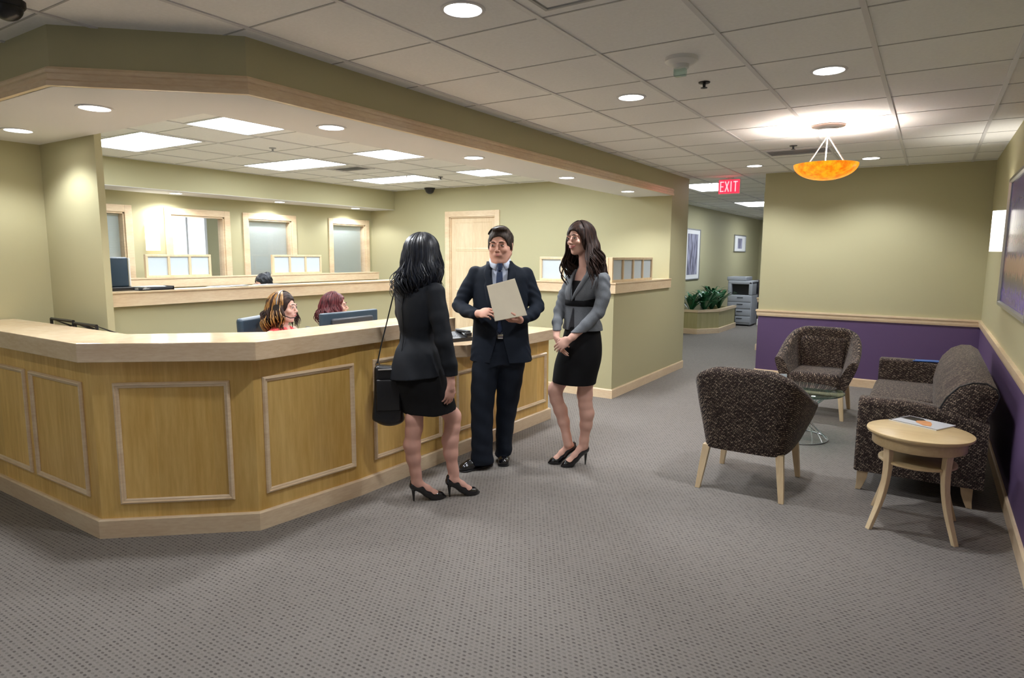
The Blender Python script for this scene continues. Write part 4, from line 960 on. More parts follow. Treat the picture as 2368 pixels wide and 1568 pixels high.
def hand(F, wrist, R, s=1.0, side=1, curl=(.35, .4, .3), spread=.06, thumb=(.7, .35), k=.005, fcurl=None):
    # local frame: y towards fingertips, x towards the thumb side (times side), z = back of hand
    w = np.array(wrist, float); L = lambda x, y, z: w + R @ (np.array((x * side, y, z)) * s)
    F.ell(L(0, .012, 0), np.array((.026, .03, .018)) * s, .012, R)
    F.ell(L(.002, .052, .0), np.array((.040, .048, .0155)) * s, .012, R)
    F.ell(L(.026, .034, -.009), np.array((.017, .030, .014)) * s, .010, R)
    for i, (bx, by, ln, r) in enumerate(((.030, .083, .070, .0082), (.0105, .089, .078, .0085), (-.0095, .086, .072, .0081), (-.028, .077, .056, .0072))):
        a = (bx * spread * 14); p = np.array((bx, by, 0.0)); th = 0; cu = curl if fcurl is None else fcurl[i]; pts = [L(*p)]; rs = [r * s * 1.06]
        for j, fr in enumerate((.42, .32, .26)):
            th += cu[j]; d = np.array((math.sin(a) * math.cos(th), math.cos(a) * math.cos(th), -math.sin(th))); p = p + d * ln * fr; pts.append(L(*p)); rs.append(r * s * (1 - .09 * (j + 1)))
        F.chain([L(bx * .8, by - .03, 0)] + pts, [r * s] + rs, .0025)
    ta, tc_ = thumb; p = np.array((.030, .022, -.006)); pts = [L(*p)]; rs = [.0125 * s]; ang = ta
    for j, fr in enumerate((.040, .030, .024)):
        d = np.array((math.sin(ang), math.cos(ang), -.30 - tc_ * .5 * j)); d /= np.linalg.norm(d); p = p + d * fr; pts.append(L(*p)); rs.append((.0110, .0098, .0082)[j] * s); ang -= tc_
    F.chain(pts, rs, .006)
def handR(dir_, back):   # rotation with y along dir_ and z close to back
    y = np.array(dir_, float); y /= np.linalg.norm(y); z = np.array(back, float); z = z - y * (z @ y); z /= np.linalg.norm(z); x = np.cross(y, z); return np.stack([x, y, z], 1)

def folds(amp, f, axis=(0, 0, 1), seed=0):
    r = np.random.RandomState(seed); ph = r.rand(6) * 6.28; w = r.randn(6, 3); w /= np.linalg.norm(w, axis=1)[:, None]; w *= np.array([f, f, f * .7, f * 1.3, f * 1.8, f * .5])[:, None]
    return lambda X, Y, Z: amp * sum(np.sin(w[i, 0] * X + w[i, 1] * Y + w[i, 2] * Z + ph[i]) for i in range(6)) / 2.4

def strands(name, mat, parent, roots, path, r0=.004, taper=True, n=5):
    mb = MB()
    for q, root in enumerate(roots):
        pts = path(root, q); m = len(pts)
        rs = [r0 * (.5 + .5 * math.sin(PI * min(1, .25 + .75 * i / (m - 1)))) * (1 - .75 * (i / (m - 1)) ** 4 if taper else 1) + .0002 for i in range(m)]
        mb.tube(pts, rs, n)
    for i in range(len(mb.sm)): mb.sm[i] = True
    return mb.build(name, mat, parent)
def long_hair(name, H, parent, mat, length, n=260, seed=1, part=(0.0, .25), width=.092, flare=.03, wave=.012, waves=2.2, r0=.0055, curl=.02, facegap=.95, shoulder=None, colorfn=None, volume=1.0, front=0, backoff=.0, only=None):
    # strands start on the crown, follow the skull, then fall with gravity
    rr = random.Random(seed); R = H.R; c = H.c; k = H.k
    def one(root, q):
        az, lay = root; pts = []; ph = az * 2.2 + rr.uniform(0, 1.5); ph2 = az * 1.4 + rr.uniform(0, 1.5); ll = length * rr.uniform(.86, 1.06); amp = wave * rr.uniform(.5, 1.3)
        d = np.array((math.sin(az), -math.cos(az), 0))   # az 0 = back, +-pi/2 = sides
        rad = np.array((.083, .102, .092)) * k * (1 + .05 * lay) * volume; cc = np.array((0, -.014, .030)) * k
        m = 26; pr = None; drop = 0; tot = 0; step = ll / m; pol = .12 + rr.uniform(0, .25); posn = None; phase = 0
        top = np.array((part[0] * k, part[1] * .04 * k, 0))
        for i in range(m + 1):
            if pol < 1.62 and phase == 0:
                s_ = math.sin(pol); lp = cc + np.array((d[0] * rad[0] * s_, d[1] * rad[1] * s_, rad[2] * math.cos(pol))) + top * (1 - pol / 1.6)
                pol += step / (.095 * k)
            else:
                if phase == 0: phase = 1; base = lp.copy(); drop = 0
                drop += step; u = drop / max(.05, ll - .17); out = flare * u * lay * .5 + flare * .6 * math.sin(min(1.3, u) * PI * .5)
                lp = base + d * out + np.array((0, backoff * u, -drop))
                if u > .55: lp = lp + d * (curl * (math.sin((u - .55) * 6 + ph * .3) - math.sin(ph * .3)))
            wv = amp * min(1, max(0, (i / m - .25) * 1.8)); t_ = i / m * waves * 6.28
            lp2 = lp + np.array((-d[1], d[0], 0)) * wv * math.sin(t_ + ph) + d * wv * .7 * math.cos(t_ + ph2)
            w = c + R @ lp2
            if phase == 1:   # hang straight down in the world
                bw = c + R @ base; v = w - bw; w = bw + np.array((v[0], v[1], v[2]))
            if shoulder is not None: w = shoulder(w)
            pts.append(tuple(w))
        return pts
    lim = PI * facegap
    roots = [(rr.uniform(-lim, lim), rr.uniform(-.6, 1.0)) for _ in range(n)]
    if only: roots = [r_ for r_ in roots if only(r_[0])]
    return strands(name, mat, parent, roots, one, r0)

def pump(F, heel, toe, hh, rad=.037, lean=.0):
    # high-heeled shoe: heel/toe are floor points (x,y); hh heel height
    h = np.array((heel[0], heel[1], 0.0)); t = np.array((toe[0], toe[1], 0.0)); d = (t - h); L = np.linalg.norm(d); d /= L; up = np.array((0, 0, 1.0)); sd = np.array((d[1], -d[0], 0))
    P = lambda u, z, w=0: h + d * (u * L) + up * z + sd * w
    F.chain([P(.05, hh + .016), P(.22, hh + .004), P(.45, hh * .50 + .006), P(.66, .022), P(.82, .017), P(.985, .011)], [.028, .0315, .029, .0325, .030, .0085], .012)
    F.cap(P(.03, hh + .045), P(.10, hh + .010), .018, .026, .012)
    return P
def pump_heel(F, P, hh):
    F.cap(P(.035, hh - .004), P(.055, .003), .013, .0045, .006)
A3 = lambda *a: np.array(a, float)
def skull_cap(name, H, parent, mat, grow=.010, face=True, low=-.05, h=.0035, k=1.0, extra=None):
    c = H.c; F = Fld(c - .16, c + .17, h)
    F.ell(H.p(0, -.016, .036), A3(.075 + grow, .094 + grow, .083 + grow) * H.k, 0, H.R)
    F.ell(H.p(0, -.045, -.02), A3(.066 + grow * .6, .058 + grow, .07) * H.k, .02, H.R)
    if face: F.ell(H.p(0, .092, -.025), A3(.072, .058, .092) * H.k, .012, H.R, 's')
    F.cut(H.R @ A3(0, .0, -1), H.p(0, 0, low), .01)
    if extra: extra(F)
    F.fn(folds(.0018, 140, seed=5)); return F.build(name, mat, parent, 1)
def shell_strip(name, mat, parent, pts_rows, th=.004):
    mb = MB(); n = len(pts_rows[0]); vs = [p for r in pts_rows for p in r]
    mb.add(vs, [(a * n + b, a * n + b + 1, (a + 1) * n + b + 1, (a + 1) * n + b) for a in range(len(pts_rows) - 1) for b in range(n - 1)], True)
    o = mb.build(name, mat, parent); md = o.modifiers.new('solid', 'SOLIDIFY'); md.thickness = th; md.offset = 0; return o

# ================================================================= woman with handbag, seen from behind
P_ = thing('person', 'person in black skirt suit and heels seen from behind, dark shoulder-length hair', 'person', (-2.6, 3.12, 0), math.radians(39.81))
yb = -math.radians(40); Hd = Head((-.060, .015, 1.572), rotm(yb), 1.0)
ang = -math.radians(50); RV = A3(.64, -.77, 0); FV = A3(.77, .64, 0)
B = Fld((-.42, -.30, 0.0), (.36, .38, 1.73), .0037)
Hd.add(B); B.cap((-.070, .005, 1.52), (-.088, .0, 1.40), .048, .056, .02)
B.loft([(.86, -.09, .01, .11, .08), (1.06, -.095, 0, .09, .07), (1.25, -.095, 0, .11, .075), (1.37, -.09, 0, .11, .055), (1.42, -.088, 0, .055, .045)], ang, .02)
# legs
B.chain([(-.10, -.03, .84), (-.112, -.038, .66), (-.126, -.048, .55), (-.132, -.048, .47), (-.142, -.046, .38), (-.134, -.040, .29), (-.122, -.033, .20), (-.118, -.03, .165), (-.115, -.03, .125)], [.060, .056, .053, .049, .052, .044, .034, .031, .031], .02)
B.ell((-.112, -.05, .50), (.040, .042, .05), .02)
B.chain([(-.04, .04, .84), (.07, .05, .60), (.118, .052, .535), (.116, .047, .46), (.101, .043, .38), (.104, .039, .29), (.115, .035, .20), (.122, .033, .165), (.122, .033, .125)], [.062, .058, .053, .049, .053, .045, .033, .031, .031], .02)
B.ell((.132, .052, .515), (.030, .038, .042), .02)
for (hx, hy, tx, ty, ax, ay) in ((-.147, -.034, .066, .010, -.118, -.03), (.084, .018, .285, .062, .121, .033)):
    d = A3(tx - hx, ty - hy, 0); L = np.linalg.norm(d); d /= L; h0 = A3(hx, hy, 0)
    Q = lambda u, z: tuple(h0 + d * u * L + A3(0, 0, z))
    B.chain([(ax, ay, .135), Q(.20, .112), Q(.45, .075), Q(.66, .036), Q(.84, .022)], [.032, .030, .025, .026, .018], .015); B.cap((ax, ay, .15), Q(.07, .125), .030, .024, .012)
# right hand (near)
w_ = A3(.105, -.150, .795); B.chain([(.09, -.155, .95), w_], [.034, .024], .01)
B.cap(w_, w_ + A3(-.002, 0, -.03), .023, .022, .008)
hand(B, w_ + A3(-.002, .0, -.015), handR((-.16, .05, -1), (.55, -.80, 0)), .92, -1, (.30, .42, .3), thumb=(.55, .3))
hand(B, (-.03, .245, 1.09), handR((.8, .3, .1), (.3, -.3, 1)), .9, 1, (.4, .5, .4)); B.cap((-.10, .235, 1.08), (-.03, .245, 1.09), .027, .023)
B.build('body', SKIN_L, P_)
J = Fld((-.42, -.30, .76), (.24, .36, 1.50), .0045)
J.loft([(.785, -.098, .0, .198, .172), (.86, -.100, .0, .178, .155), (.97, -.102, 0, .152, .132), (1.06, -.098, 0, .112, .098), (1.15, -.096, 0, .140, .112), (1.25, -.094, 0, .162, .118), (1.33, -.092, 0, .175, .105), (1.385, -.09, 0, .150, .085), (1.42, -.088, 0, .085, .068), (1.445, -.086, 0, .062, .058)], ang, .01)
rs_ = A3(-.092, 0, 0) + RV * .165; ls_ = A3(-.092, 0, 0) - RV * .160
J.chain([(rs_[0], rs_[1], 1.352), (.036, -.146, 1.20), (.062, -.164, 1.06), (.092, -.158, .92), (.106, -.151, .80)], [.058, .057, .053, .046, .037], .018)
J.chain([(ls_[0], ls_[1], 1.352), (-.195, .19, 1.20), (-.175, .235, 1.09), (-.09, .24, 1.08)], [.054, .050, .044, .034], .018)
J.fn(lambda X, Y, Z: .0075 * np.sin(42 * X + 30 * Y + 3 * np.sin(6 * Z)) * np.clip((1.03 - Z) * 4.5, 0, 1) + .0016 * np.sin(70 * Z + 30 * X) * np.exp(-((Z - 1.06) / .05) ** 2) * 1.0 + .0015 * np.sin(55 * Z + 20 * X + 20 * Y) * np.clip((X - .03) * 30, 0, 1))
J.cut((.10, -.05, -1), (-.09, 0, .812)); J.build('jacket', SUITK, P_)
mb = MB()   # centre back seam and collar fall
bk = lambda z, ry: tuple(A3(-.097, 0, z) - FV * ry)
mb.tube([bk(.80, .153), bk(.9, .143), bk(1.0, .125), bk(1.06, .111), bk(1.15, .115), bk(1.25, .121), bk(1.36, .098), bk(1.42, .07)], .0022, 6); mb.build('back_seam', SKIRTK, P_)
S_ = Fld((-.36, -.30, .54), (.24, .30, 1.0), .005)
S_.loft([(.585, -.028, .0, .172, .150), (.66, -.040, .0, .172, .150), (.76, -.070, -.005, .170, .150), (.86, -.09, -.005, .162, .145), (.98, -.098, 0, .13, .11)], -math.radians(25), 0)
S_.fn(folds(.003, 26, seed=3)); S_.cut((.12, .05, -1), (-.02, 0, .588)); S_.build('skirt', SKIRTK, P_)
Sh = Fld((-.22, -.12, -.004), (.34, .14, .20), .0026)
for (hx, hy, tx, ty) in ((-.147, -.034, .070, .012), (.084, .018, .292, .066)):
    Pq = pump(Sh, (hx, hy), (tx, ty), .092); pump_heel(Sh, Pq, .092)
Sh.cut((0, 0, -1), (0, 0, .001)); Sh.build('high_heels', PATENT, P_)
def shd(w): return w
vol = skull_cap('hair', Hd, P_, HAIR_K, .020, False, -.2, extra=lambda F: (F.chain([Hd.p(0, -.045, .0), Hd.p(0, -.05, -.09), Hd.p(0, -.055, -.125)], [.082, .088, .07], .03), F.ell(Hd.p(0, .105, -.02), (.06, .05, .11), .01, Hd.R, 's')))
long_hair('hair_locks', Hd, P_, HAIR_K, .40, n=480, seed=4, wave=.014, waves=2.4, flare=.034, r0=.0062, facegap=.78, curl=.014, volume=1.13)
long_hair('hair_ends', Hd, P_, HAIR_K, .435, n=70, seed=8, wave=.022, waves=2.6, flare=.050, r0=.0035, facegap=.74, curl=.03, volume=1.12)

# shoulder bag
T = thing('shoulder_bag', 'black leather shoulder bag hanging at the suited woman\'s left hip', 'handbag', (-2.6, 3.12, 0), math.radians(39.81))
G = Fld((-.46, -.12, .46), (-.12, .22, .96), .0045)
G.box((-.283, .035, .70), (.072, .035, .155), rotm(0, 0, math.radians(4)), 0, 'u', .022); G.ell((-.28, .035, .535), (.085, .05, .045), .03); G.fn(folds(.0035, 22, seed=9)); G.build('bag_body', LEATH, T)
mb = MB(); mb.rbox(-.36, -.21, -.028, -.012, .60, .80, .01, M=Matrix.Translation((0, -.012, 0))); mb.build('front_pocket', LEATH, T)
mb = MB(); mb.tube([(-.345, -.03, .862), (-.21, -.03, .866)], .004, 6); mb.build('zip', CHROME, T)
for x in (-.352, -.218): mb = MB(); mb.tube([(x + .012 * math.cos(a), .03, .885 + .016 * math.sin(a)) for a in [2 * PI * q / 14 for q in range(15)]], .003, 6); mb.build('ring', CHROME, T)
mb = MB(); rings = []
for (x, y, z) in ((-.352, .03, .895), (-.330, .05, 1.0), (-.292, .075, 1.15), (-.255, .10, 1.30), (-.232, .12, 1.385), (-.212, .13, 1.412), (-.195, .145, 1.40), (-.19, .165, 1.36), (-.205, .19, 1.2), (-.215, .12, 1.0), (-.218, .05, .895)):
    rings.append([(x - .004, y - .010, z), (x + .004, y - .010, z + .001), (x + .004, y + .010, z + .001), (x - .004, y + .010, z)])
mb.loft(rings, smooth=False); mb.build('strap', LEATH, T)

# ================================================================= man in navy suit
P_ = thing('person', 'person in dark navy suit and tie holding a manila folder', 'person', (-2.68, 3.82, 0), math.radians(35.05))
yb = math.radians(166); Hd = Head((.096, .045, 1.637), rotm(yb, math.radians(-3)), 1.09, True)
B = Fld((-.32, -.36, 0.0), (.48, .34, 1.80), .0037)
Hd.add(B); B.cap((.098, .055, 1.58), (.098, .075, 1.44), .064, .075, .02)
B.loft([(.84, .1, .07, .12, .09), (1.05, .1, .07, .13, .09), (1.3, .1, .07, .13, .08), (1.40, .1, .07, .11, .06), (1.47, .1, .07, .07, .06)], -.2, .02)
B.chain([(-.0, .06, .86), (-.035, .02, .48), (-.035, .01, .08)], [.09, .06, .045], .02); B.chain([(.16, .07, .86), (.155, .11, .48), (.13, .15, .08)], [.09, .06, .045], .02)
B.chain([(-.03, .0, .07), (-.12, -.05, .045)], [.04, .03], .01); B.chain([(.13, .17, .07), (.125, .08, .045)], [.04, .03], .01)
B.chain([(-.06, .08, 1.42), (-.150, .078, 1.31), (-.206, .057, 1.205), (-.085, -.135, 1.165), (-.058, -.175, 1.168)], [.03, .03, .03, .030, .027], .01)
B.chain([(.255, .08, 1.42), (.330, .072, 1.30), (.368, .048, 1.200), (.26, -.10, 1.13), (.232, -.14, 1.122)], [.03, .03, .03, .030, .027], .01)
hand(B, (-.058, -.178, 1.170), handR((.62, -.62, .12), (-.45, -.62, .55)), 1.02, -1, (.55, .95, .7), thumb=(.25, .25))
hand(B, (.235, -.140, 1.120), handR((-.80, -.52, .05), (-.05, -.35, -.9)), 1.02, 1, (.55, .6, .45), thumb=(.45, .3))
B.build('body', SKIN_M, P_); Hd.feats(P_, None, False, plain('lip_man', (.50, .19, .16, 1), .4), HAIR_M)
JS = [(.795, .104, .07, .232, .165), (.88, .102, .07, .222, .162), (1.0, .099, .07, .205, .158), (1.12, .098, .07, .200, .152), (1.25, .098, .07, .203, .148), (1.36, .098, .07, .206, .138), (1.44, .098, .07, .205, .118), (1.476, .098, .07, .165, .100), (1.506, .098, .07, .108, .088), (1.534, .098, .07, .080, .080)]
J = Fld((-.34, -.27, .77), (.50, .30, 1.57), .0045); J.loft(JS, -.1, .01)
J.chain([(-.082, .08, 1.434), (-.150, .078, 1.31), (-.204, .058, 1.205), (-.15, -.045, 1.178), (-.085, -.142, 1.163)], [.060, .056, .051, .047, .041], .014)
J.chain([(.277, .08, 1.430), (.330, .072, 1.30), (.368, .048, 1.200), (.33, -.03, 1.158), (.258, -.112, 1.126)], [.060, .056, .051, .047, .041], .014)
J.fn(lambda X, Y, Z: .0024 * np.sin(70 * Z + 44 * X + 28 * Y + 3 * np.sin(26 * Y + 14 * Z)) * np.clip(np.abs(X - .1) * 12 - 1.8, 0, 1) + .0016 * np.sin(30 * X + 12 * Z + 20 * Y)); 
VC = lambda z, hw: (z, .090, -.10, hw, .125)
J.loft([VC(1.13, .010), VC(1.25, .032), VC(1.42, .058), VC(1.56, .072)], 0, 0, 's', 4); J.loft([VC(.78, .075), VC(.86, .055), VC(.97, .026), VC(1.14, .012)], 0, 0, 's', 4)
J.cut((0, 0, -1), (0, 0, .80)); J.build('jacket', SUITN, P_)
S_ = Fld((-.10, -.14, .96), (.30, .24, 1.56), .0045)
S_.loft([(.98, .098, .07, .168, .135), (1.12, .098, .07, .170, .132), (1.3, .098, .07, .170, .122), (1.42, .098, .07, .150, .095), (1.49, .098, .065, .086, .083), (1.520, .098, .062, .074, .074)], -.1, 0)
S_.cap((.098, .06, 1.525), (.098, .05, 1.60), .064, .066, 0, 's'); S_.ell((.092, -.03, 1.558), (.035, .05, .042), .01, None, 's'); S_.build('shirt', SHIRT, P_)
def surf(secs, x, z, off):   # front surface v at (x,z)
    s = sorted(secs); zz = [q[0] for q in s]; f = lambda c: float(np.interp(z, zz, [q[c] for q in s])); cx, cy, rx, ry = f(1), f(2), f(3), f(4)
    u = max(-.97, min(.97, (x - cx) / rx)); return cy - ry * math.sqrt(1 - u * u) - off
for sg in (-1, 1):
    rows = []
    for q in range(13):
        z = 1.528 - q / 12 * .408; inn = .090 + sg * (.064 * ((z - 1.12) / .408) + .012); wid = (.050 if z > 1.40 else .058) * min(1, (z - 1.10) / .12) * min(1, max(.25, (1.535 - z) / .085)) + .004
        if 1.385 < z < 1.41: wid *= .72
        rows.append([(inn + sg * wid * k / 4, surf(JS, inn + sg * wid * k / 4, min(z, 1.46), .010 + .004 * math.sin(PI * k / 4)) + max(0, z - 1.46) * 1.0, z) for k in range(5)])
    shell_strip('lapel', SUITN, P_, rows, .005)
    rows = []
    for q in range(15):
        ph = math.radians(14 + (180 - 14) * q / 14); fr = max(0, 1 - q / 4.5)   # from the front gap round to the nape
        rt_ = .071 + .004 * fr; rb_ = .082 + .010 * fr; dz = .022 * (q / 14); x_, y_ = sg * math.sin(ph), -math.cos(ph)
        rows.append([(.094 + rt_ * x_, .060 + rt_ * y_, 1.543 + dz), (.094 + rb_ * x_, .060 + rb_ * y_, 1.515 + dz * .7), (.094 + (rb_ + .004) * x_ + sg * .012 * fr, .060 + (rb_ + .006) * y_, 1.500 + dz * .7 - .030 * fr)])
    shell_strip('shirt_collar', SHIRT, P_, rows, .004)
SHs = [(.98, .098, .07, .168, .135), (1.12, .098, .07, .170, .132), (1.3, .098, .07, .170, .122), (1.42, .098, .07, .150, .115), (1.47, .098, .065, .088, .11)]
rows = []
for q in range(16):
    z = 1.475 - q / 15 * .425; w = .017 + .021 * (q / 15) ** .7; rows.append([(.088 + w * k, surf(SHs, .09, min(z, 1.40), .008) + max(0, z - 1.40) * .1 - .003 * (1 - abs(k)), z) for k in (-1, -.5, 0, .5, 1)])
rows.append([(.088, surf(SHs, .09, 1.04, .008), 1.012)] * 5)
tie = shell_strip('tie', TIE, P_, rows, .004); mb = MB(); mb.loft([[(.090 + w * math.cos(a), -.058 + .0 + .014 * math.sin(a), z) for a in [2 * PI * i / 12 for i in range(12)]] for z, w in ((1.517, .019), (1.497, .020), (1.467, .013))]); mb.build('tie_knot', TIE, tie)
for z in (1.02,): mb = MB(); mb.tube([(.098 + .172 * math.cos(a), .07 + .14 * math.sin(a), .995) for a in [2 * PI * q / 40 for q in range(41)]], .014, 6, False); mb.build('belt', LEATH, P_)
mb = MB(); mb.rbox(.075, .115, -.09, -.08, .98, 1.012, .003); mb.build('belt_buckle', CHROME, P_)
T_ = Fld((-.20, -.16, .02), (.34, .30, 1.02), .005)
T_.loft([(.035, -.038, .000, .086, .100), (.12, -.036, .0, .080, .092), (.30, -.036, .004, .080, .088), (.48, -.034, .02, .086, .094), (.68, -.012, .05, .102, .115), (.86, .03, .07, .13, .135)], -.3, .01)
T_.loft([(.055, .128, .145, .062, .095), (.14, .130, .143, .062, .09), (.30, .138, .135, .070, .088), (.48, .156, .115, .084, .094), (.68, .168, .09, .102, .112), (.86, .165, .07, .125, .135)], .1, .01)
T_.loft([(.78, .098, .07, .160, .135), (.9, .098, .07, .178, .14), (1.005, .098, .07, .172, .138)], -.1, .03)
T_.fn(lambda X, Y, Z: .002 * np.sin(45 * Z + 30 * X) + .0035 * np.sin(70 * Z + 20 * X) * np.clip((.22 - Z) * 6, 0, 1)); T_.build('trousers', SUITN, P_)
for (hx, hy, tx, ty) in ((.030, .062, -.190, -.098), (.136, .275, .124, .012)):
    Sh = Fld((min(hx, tx) - .08, min(hy, ty) - .08, -.004), (max(hx, tx) + .08, max(hy, ty) + .08, .16), .003)
    h = A3(hx, hy, 0); d = A3(tx - hx, ty - hy, 0); L = np.linalg.norm(d); d /= L; Q = lambda u, z: h + d * u * L + A3(0, 0, z)
    Sh.chain([Q(.12, .045), Q(.4, .048), Q(.7, .036), Q(.86, .032)], [.040, .040, .042, .036], .015); Sh.cap(Q(.15, .08), Q(.45, .085), .036, .034, .02); Sh.ell(Q(.90, .026), (.036, .036, .028), .015)
    Sh.fn(lambda X, Y, Z: .0012 * np.sin(120 * Z)); Sh.cut((0, 0, -1), (0, 0, .012)); o = Sh.build('shoe', PATENT, P_)
    s2 = Fld((min(hx, tx) - .08, min(hy, ty) - .08, -.006), (max(hx, tx) + .08, max(hy, ty) + .08, .05), .003); s2.chain([Q(.12, .0), Q(.5, .0), Q(.86, .0)], [.045, .038, .046], .01); s2.cut((0, 0, -1), (0, 0, .001)); s2.cut((0, 0, 1), (0, 0, .013)); s2.build('sole', BLACKP, o)
def mh(F):
    F.ell(Hd.p(0, .112, -.022), A3(.100, .078, .100) * Hd.k, .006, Hd.R, 's'); F.ell(Hd.p(-.004, .030, .112), A3(.050, .05, .020) * Hd.k, .02, Hd.R)
    for x in (-1, 1): F.ell(Hd.p(x * .076, .012, .004), A3(.006, .010, .026) * Hd.k, .006, Hd.R)
skull_cap('hair', Hd, P_, HAIR_M, .009, True, -.035, extra=mh)
rr = random.Random(2)
def mpath(root, q):
    az, _ = root; pts = []
    for i in range(7):
        pol = .12 + i / 6 * (float(np.interp(abs(az), [0, .8, 1.2, 1.55, 3.2], [.62, .62, .72, 1.15, 1.4])) - .12); d = (math.sin(az), math.cos(az)); kk = 1.0 + .015 * math.sin(q)
        pts.append(tuple(Hd.p(.010 * (i / 6) + .086 * kk * d[0] * math.sin(pol), -.016 + .105 * kk * d[1] * math.sin(pol), .040 + .094 * kk * math.cos(pol))))
    return pts
strands('hair_tufts', HAIR_M, P_, [(sg * rr.uniform(1.15, PI), 0) for _ in range(120) for sg in (-1, 1)], mpath, .0026)

T = thing('folder', 'pale manila folder held up in both hands by the man in navy suit', 'folder', (-2.68, 3.82, 0), math.radians(35.05))
f = [A3(.002, -.262, 1.364), A3(.188, -.235, 1.413), A3(.275, -.212, 1.165), A3(.057, -.248, 1.126)]
nn = np.cross(f[1] - f[0], f[3] - f[0]); nn /= np.linalg.norm(nn)
for nm, o0, o1, sc in (('front_cover', 0, .0012, 1.0), ('sheets', .0016, .0045, .95), ('back_cover', .0048, .006, 1.03)):
    cen = sum(f) / 4; q = [cen + (p - cen) * sc for p in f]; sg = 1 if nn[1] > 0 else -1; mb = MB(); mb.add([tuple(p + nn * sg * o0) for p in q] + [tuple(p + nn * sg * o1) for p in q], [(0, 1, 2, 3), (7, 6, 5, 4), (0, 4, 5, 1), (1, 5, 6, 2), (2, 6, 7, 3), (3, 7, 4, 0)]); mb.build(nm, PAPER if nm == 'sheets' else MANILA, T)

# ================================================================= woman in grey jacket
P_ = thing('person', 'person in grey belted jacket and black skirt, hands clasped, smiling', 'person', (-2.2, 4.2, 0), math.radians(27.65))
yb = math.radians(138); Hd = Head((.060, .0, 1.690), rotm(yb, math.radians(-2), math.radians(3)), 1.0)
ang = -.78; RV = A3(-.71, .70, 0); FV = A3(-.70, -.71, 0)
B = Fld((-.22, -.36, 0.0), (.36, .28, 1.84), .0037)
Hd.add(B); B.cap((.095, .01, 1.63), (.108, .0, 1.47), .046, .052, .02)
B.loft([(.88, .08, 0, .10, .08), (1.1, .08, 0, .085, .065), (1.28, .095, 0, .10, .07), (1.38, .108, 0, .125, .072), (1.44, .11, 0, .108, .060), (1.475, .108, 0, .065, .05)], ang, .025)
B.chain([(.05, .05, .86), (-.03, .045, .70), (-.102, .035, .575), (-.094, .035, .50), (-.062, .035, .42), (-.036, .032, .33), (-.012, .03, .22), (-.006, .03, .19), (.0, .03, .16)], [.062, .058, .052, .047, .049, .042, .031, .030, .030], .02)
B.ell((-.118, .028, .555), (.032, .036, .045), .02)
B.chain([(.11, -.04, .86), (.118, -.03, .66), (.118, -.025, .55), (.122, -.02, .48), (.136, -.012, .41), (.131, -.004, .32), (.120, .006, .21), (.118, .008, .19), (.118, .01, .155)], [.062, .060, .053, .049, .052, .044, .032, .031, .031], .02)
B.ell((.098, -.035, .56), (.036, .036, .045), .02)
SHO = ((.048, .058, -.146, .020, .0, .03), (.142, .030, -.048, -.050, .118, .01))
for (hx, hy, tx, ty, ax, ay) in SHO:
    d = A3(tx - hx, ty - hy, 0); L = np.linalg.norm(d); d /= L; h0 = A3(hx, hy, 0); Q = lambda u, z: tuple(h0 + d * u * L + A3(0, 0, z))
    B.chain([(ax, ay, .155), Q(.26, .125), Q(.48, .082), Q(.68, .038), Q(.84, .022)], [.031, .029, .025, .025, .018], .015); B.cap((ax, ay, .165), Q(.07, .135), .028, .023, .012)
B.chain([(.2, -.14, 1.17), (.02, -.215, 1.01), (-.002, -.222, .992)], [.036, .026, .023], .01); B.chain([(-.074, .028, 1.165), (-.098, -.09, 1.03), (-.098, -.125, .995)], [.022, .026, .023], .01)
hand(B, (-.004, -.222, .990), handR((-.80, .05, -.62), (-.25, -.93, .25)), .92, 1, (.30, .45, .35), thumb=(.35, .3))
hand(B, (-.096, -.135, .985), handR((.42, -.25, -.88), (-.8, -.45, -.3)), .92, -1, (.15, .25, .2), thumb=(.5, .2))
B.build('body', SKIN_W, P_); Hd.feats(P_, None, True)
JS = [(1.035, .092, .0, .165, .130), (1.10, .086, .0, .148, .118), (1.17, .078, 0, .126, .102), (1.235, .072, 0, .114, .094), (1.30, .088, 0, .142, .112), (1.36, .104, 0, .160, .108), (1.41, .112, 0, .158, .090), (1.445, .110, 0, .118, .074), (1.475, .108, 0, .070, .060), (1.50, .108, 0, .058, .054)]
J = Fld((-.20, -.32, 1.0), (.36, .24, 1.53), .004); J.loft(JS, ang, .01)
J.chain([(.224, -.105, 1.405), (.228, -.13, 1.29), (.198, -.148, 1.18), (.11, -.185, 1.09), (.018, -.216, 1.008)], [.052, .049, .045, .039, .034], .015)
J.chain([(.010, .105, 1.395), (-.045, .08, 1.28), (-.078, .03, 1.17), (-.095, -.04, 1.09), (-.099, -.098, 1.025)], [.050, .047, .042, .036, .031], .015)
J.fn(lambda X, Y, Z: .0022 * np.sin(80 * Z + 50 * X + 35 * Y + 3 * np.sin(30 * X + 12 * Z)) * np.clip(np.abs(X - .08) * 16 - 1.3, 0, 1) + .0012 * np.sin(45 * X - 40 * Y + 10 * Z))
def VF(z, hw, dep=.14, ry=.115): c = A3(.098, 0, 0) + FV * dep; return (z, c[0], c[1], hw, ry)
J.loft([VF(1.24, .006), VF(1.33, .030), VF(1.42, .062), VF(1.53, .085)], ang, 0, 's', 3)
J.loft([VF(1.02, .035, .16, .09), VF(1.12, .018, .15, .08), VF(1.2, .005, .14, .07)], ang, 0, 's', 3)
J.cut((0, 0, -1), (0, 0, 1.038)); J.build('jacket', GREYJ, P_)
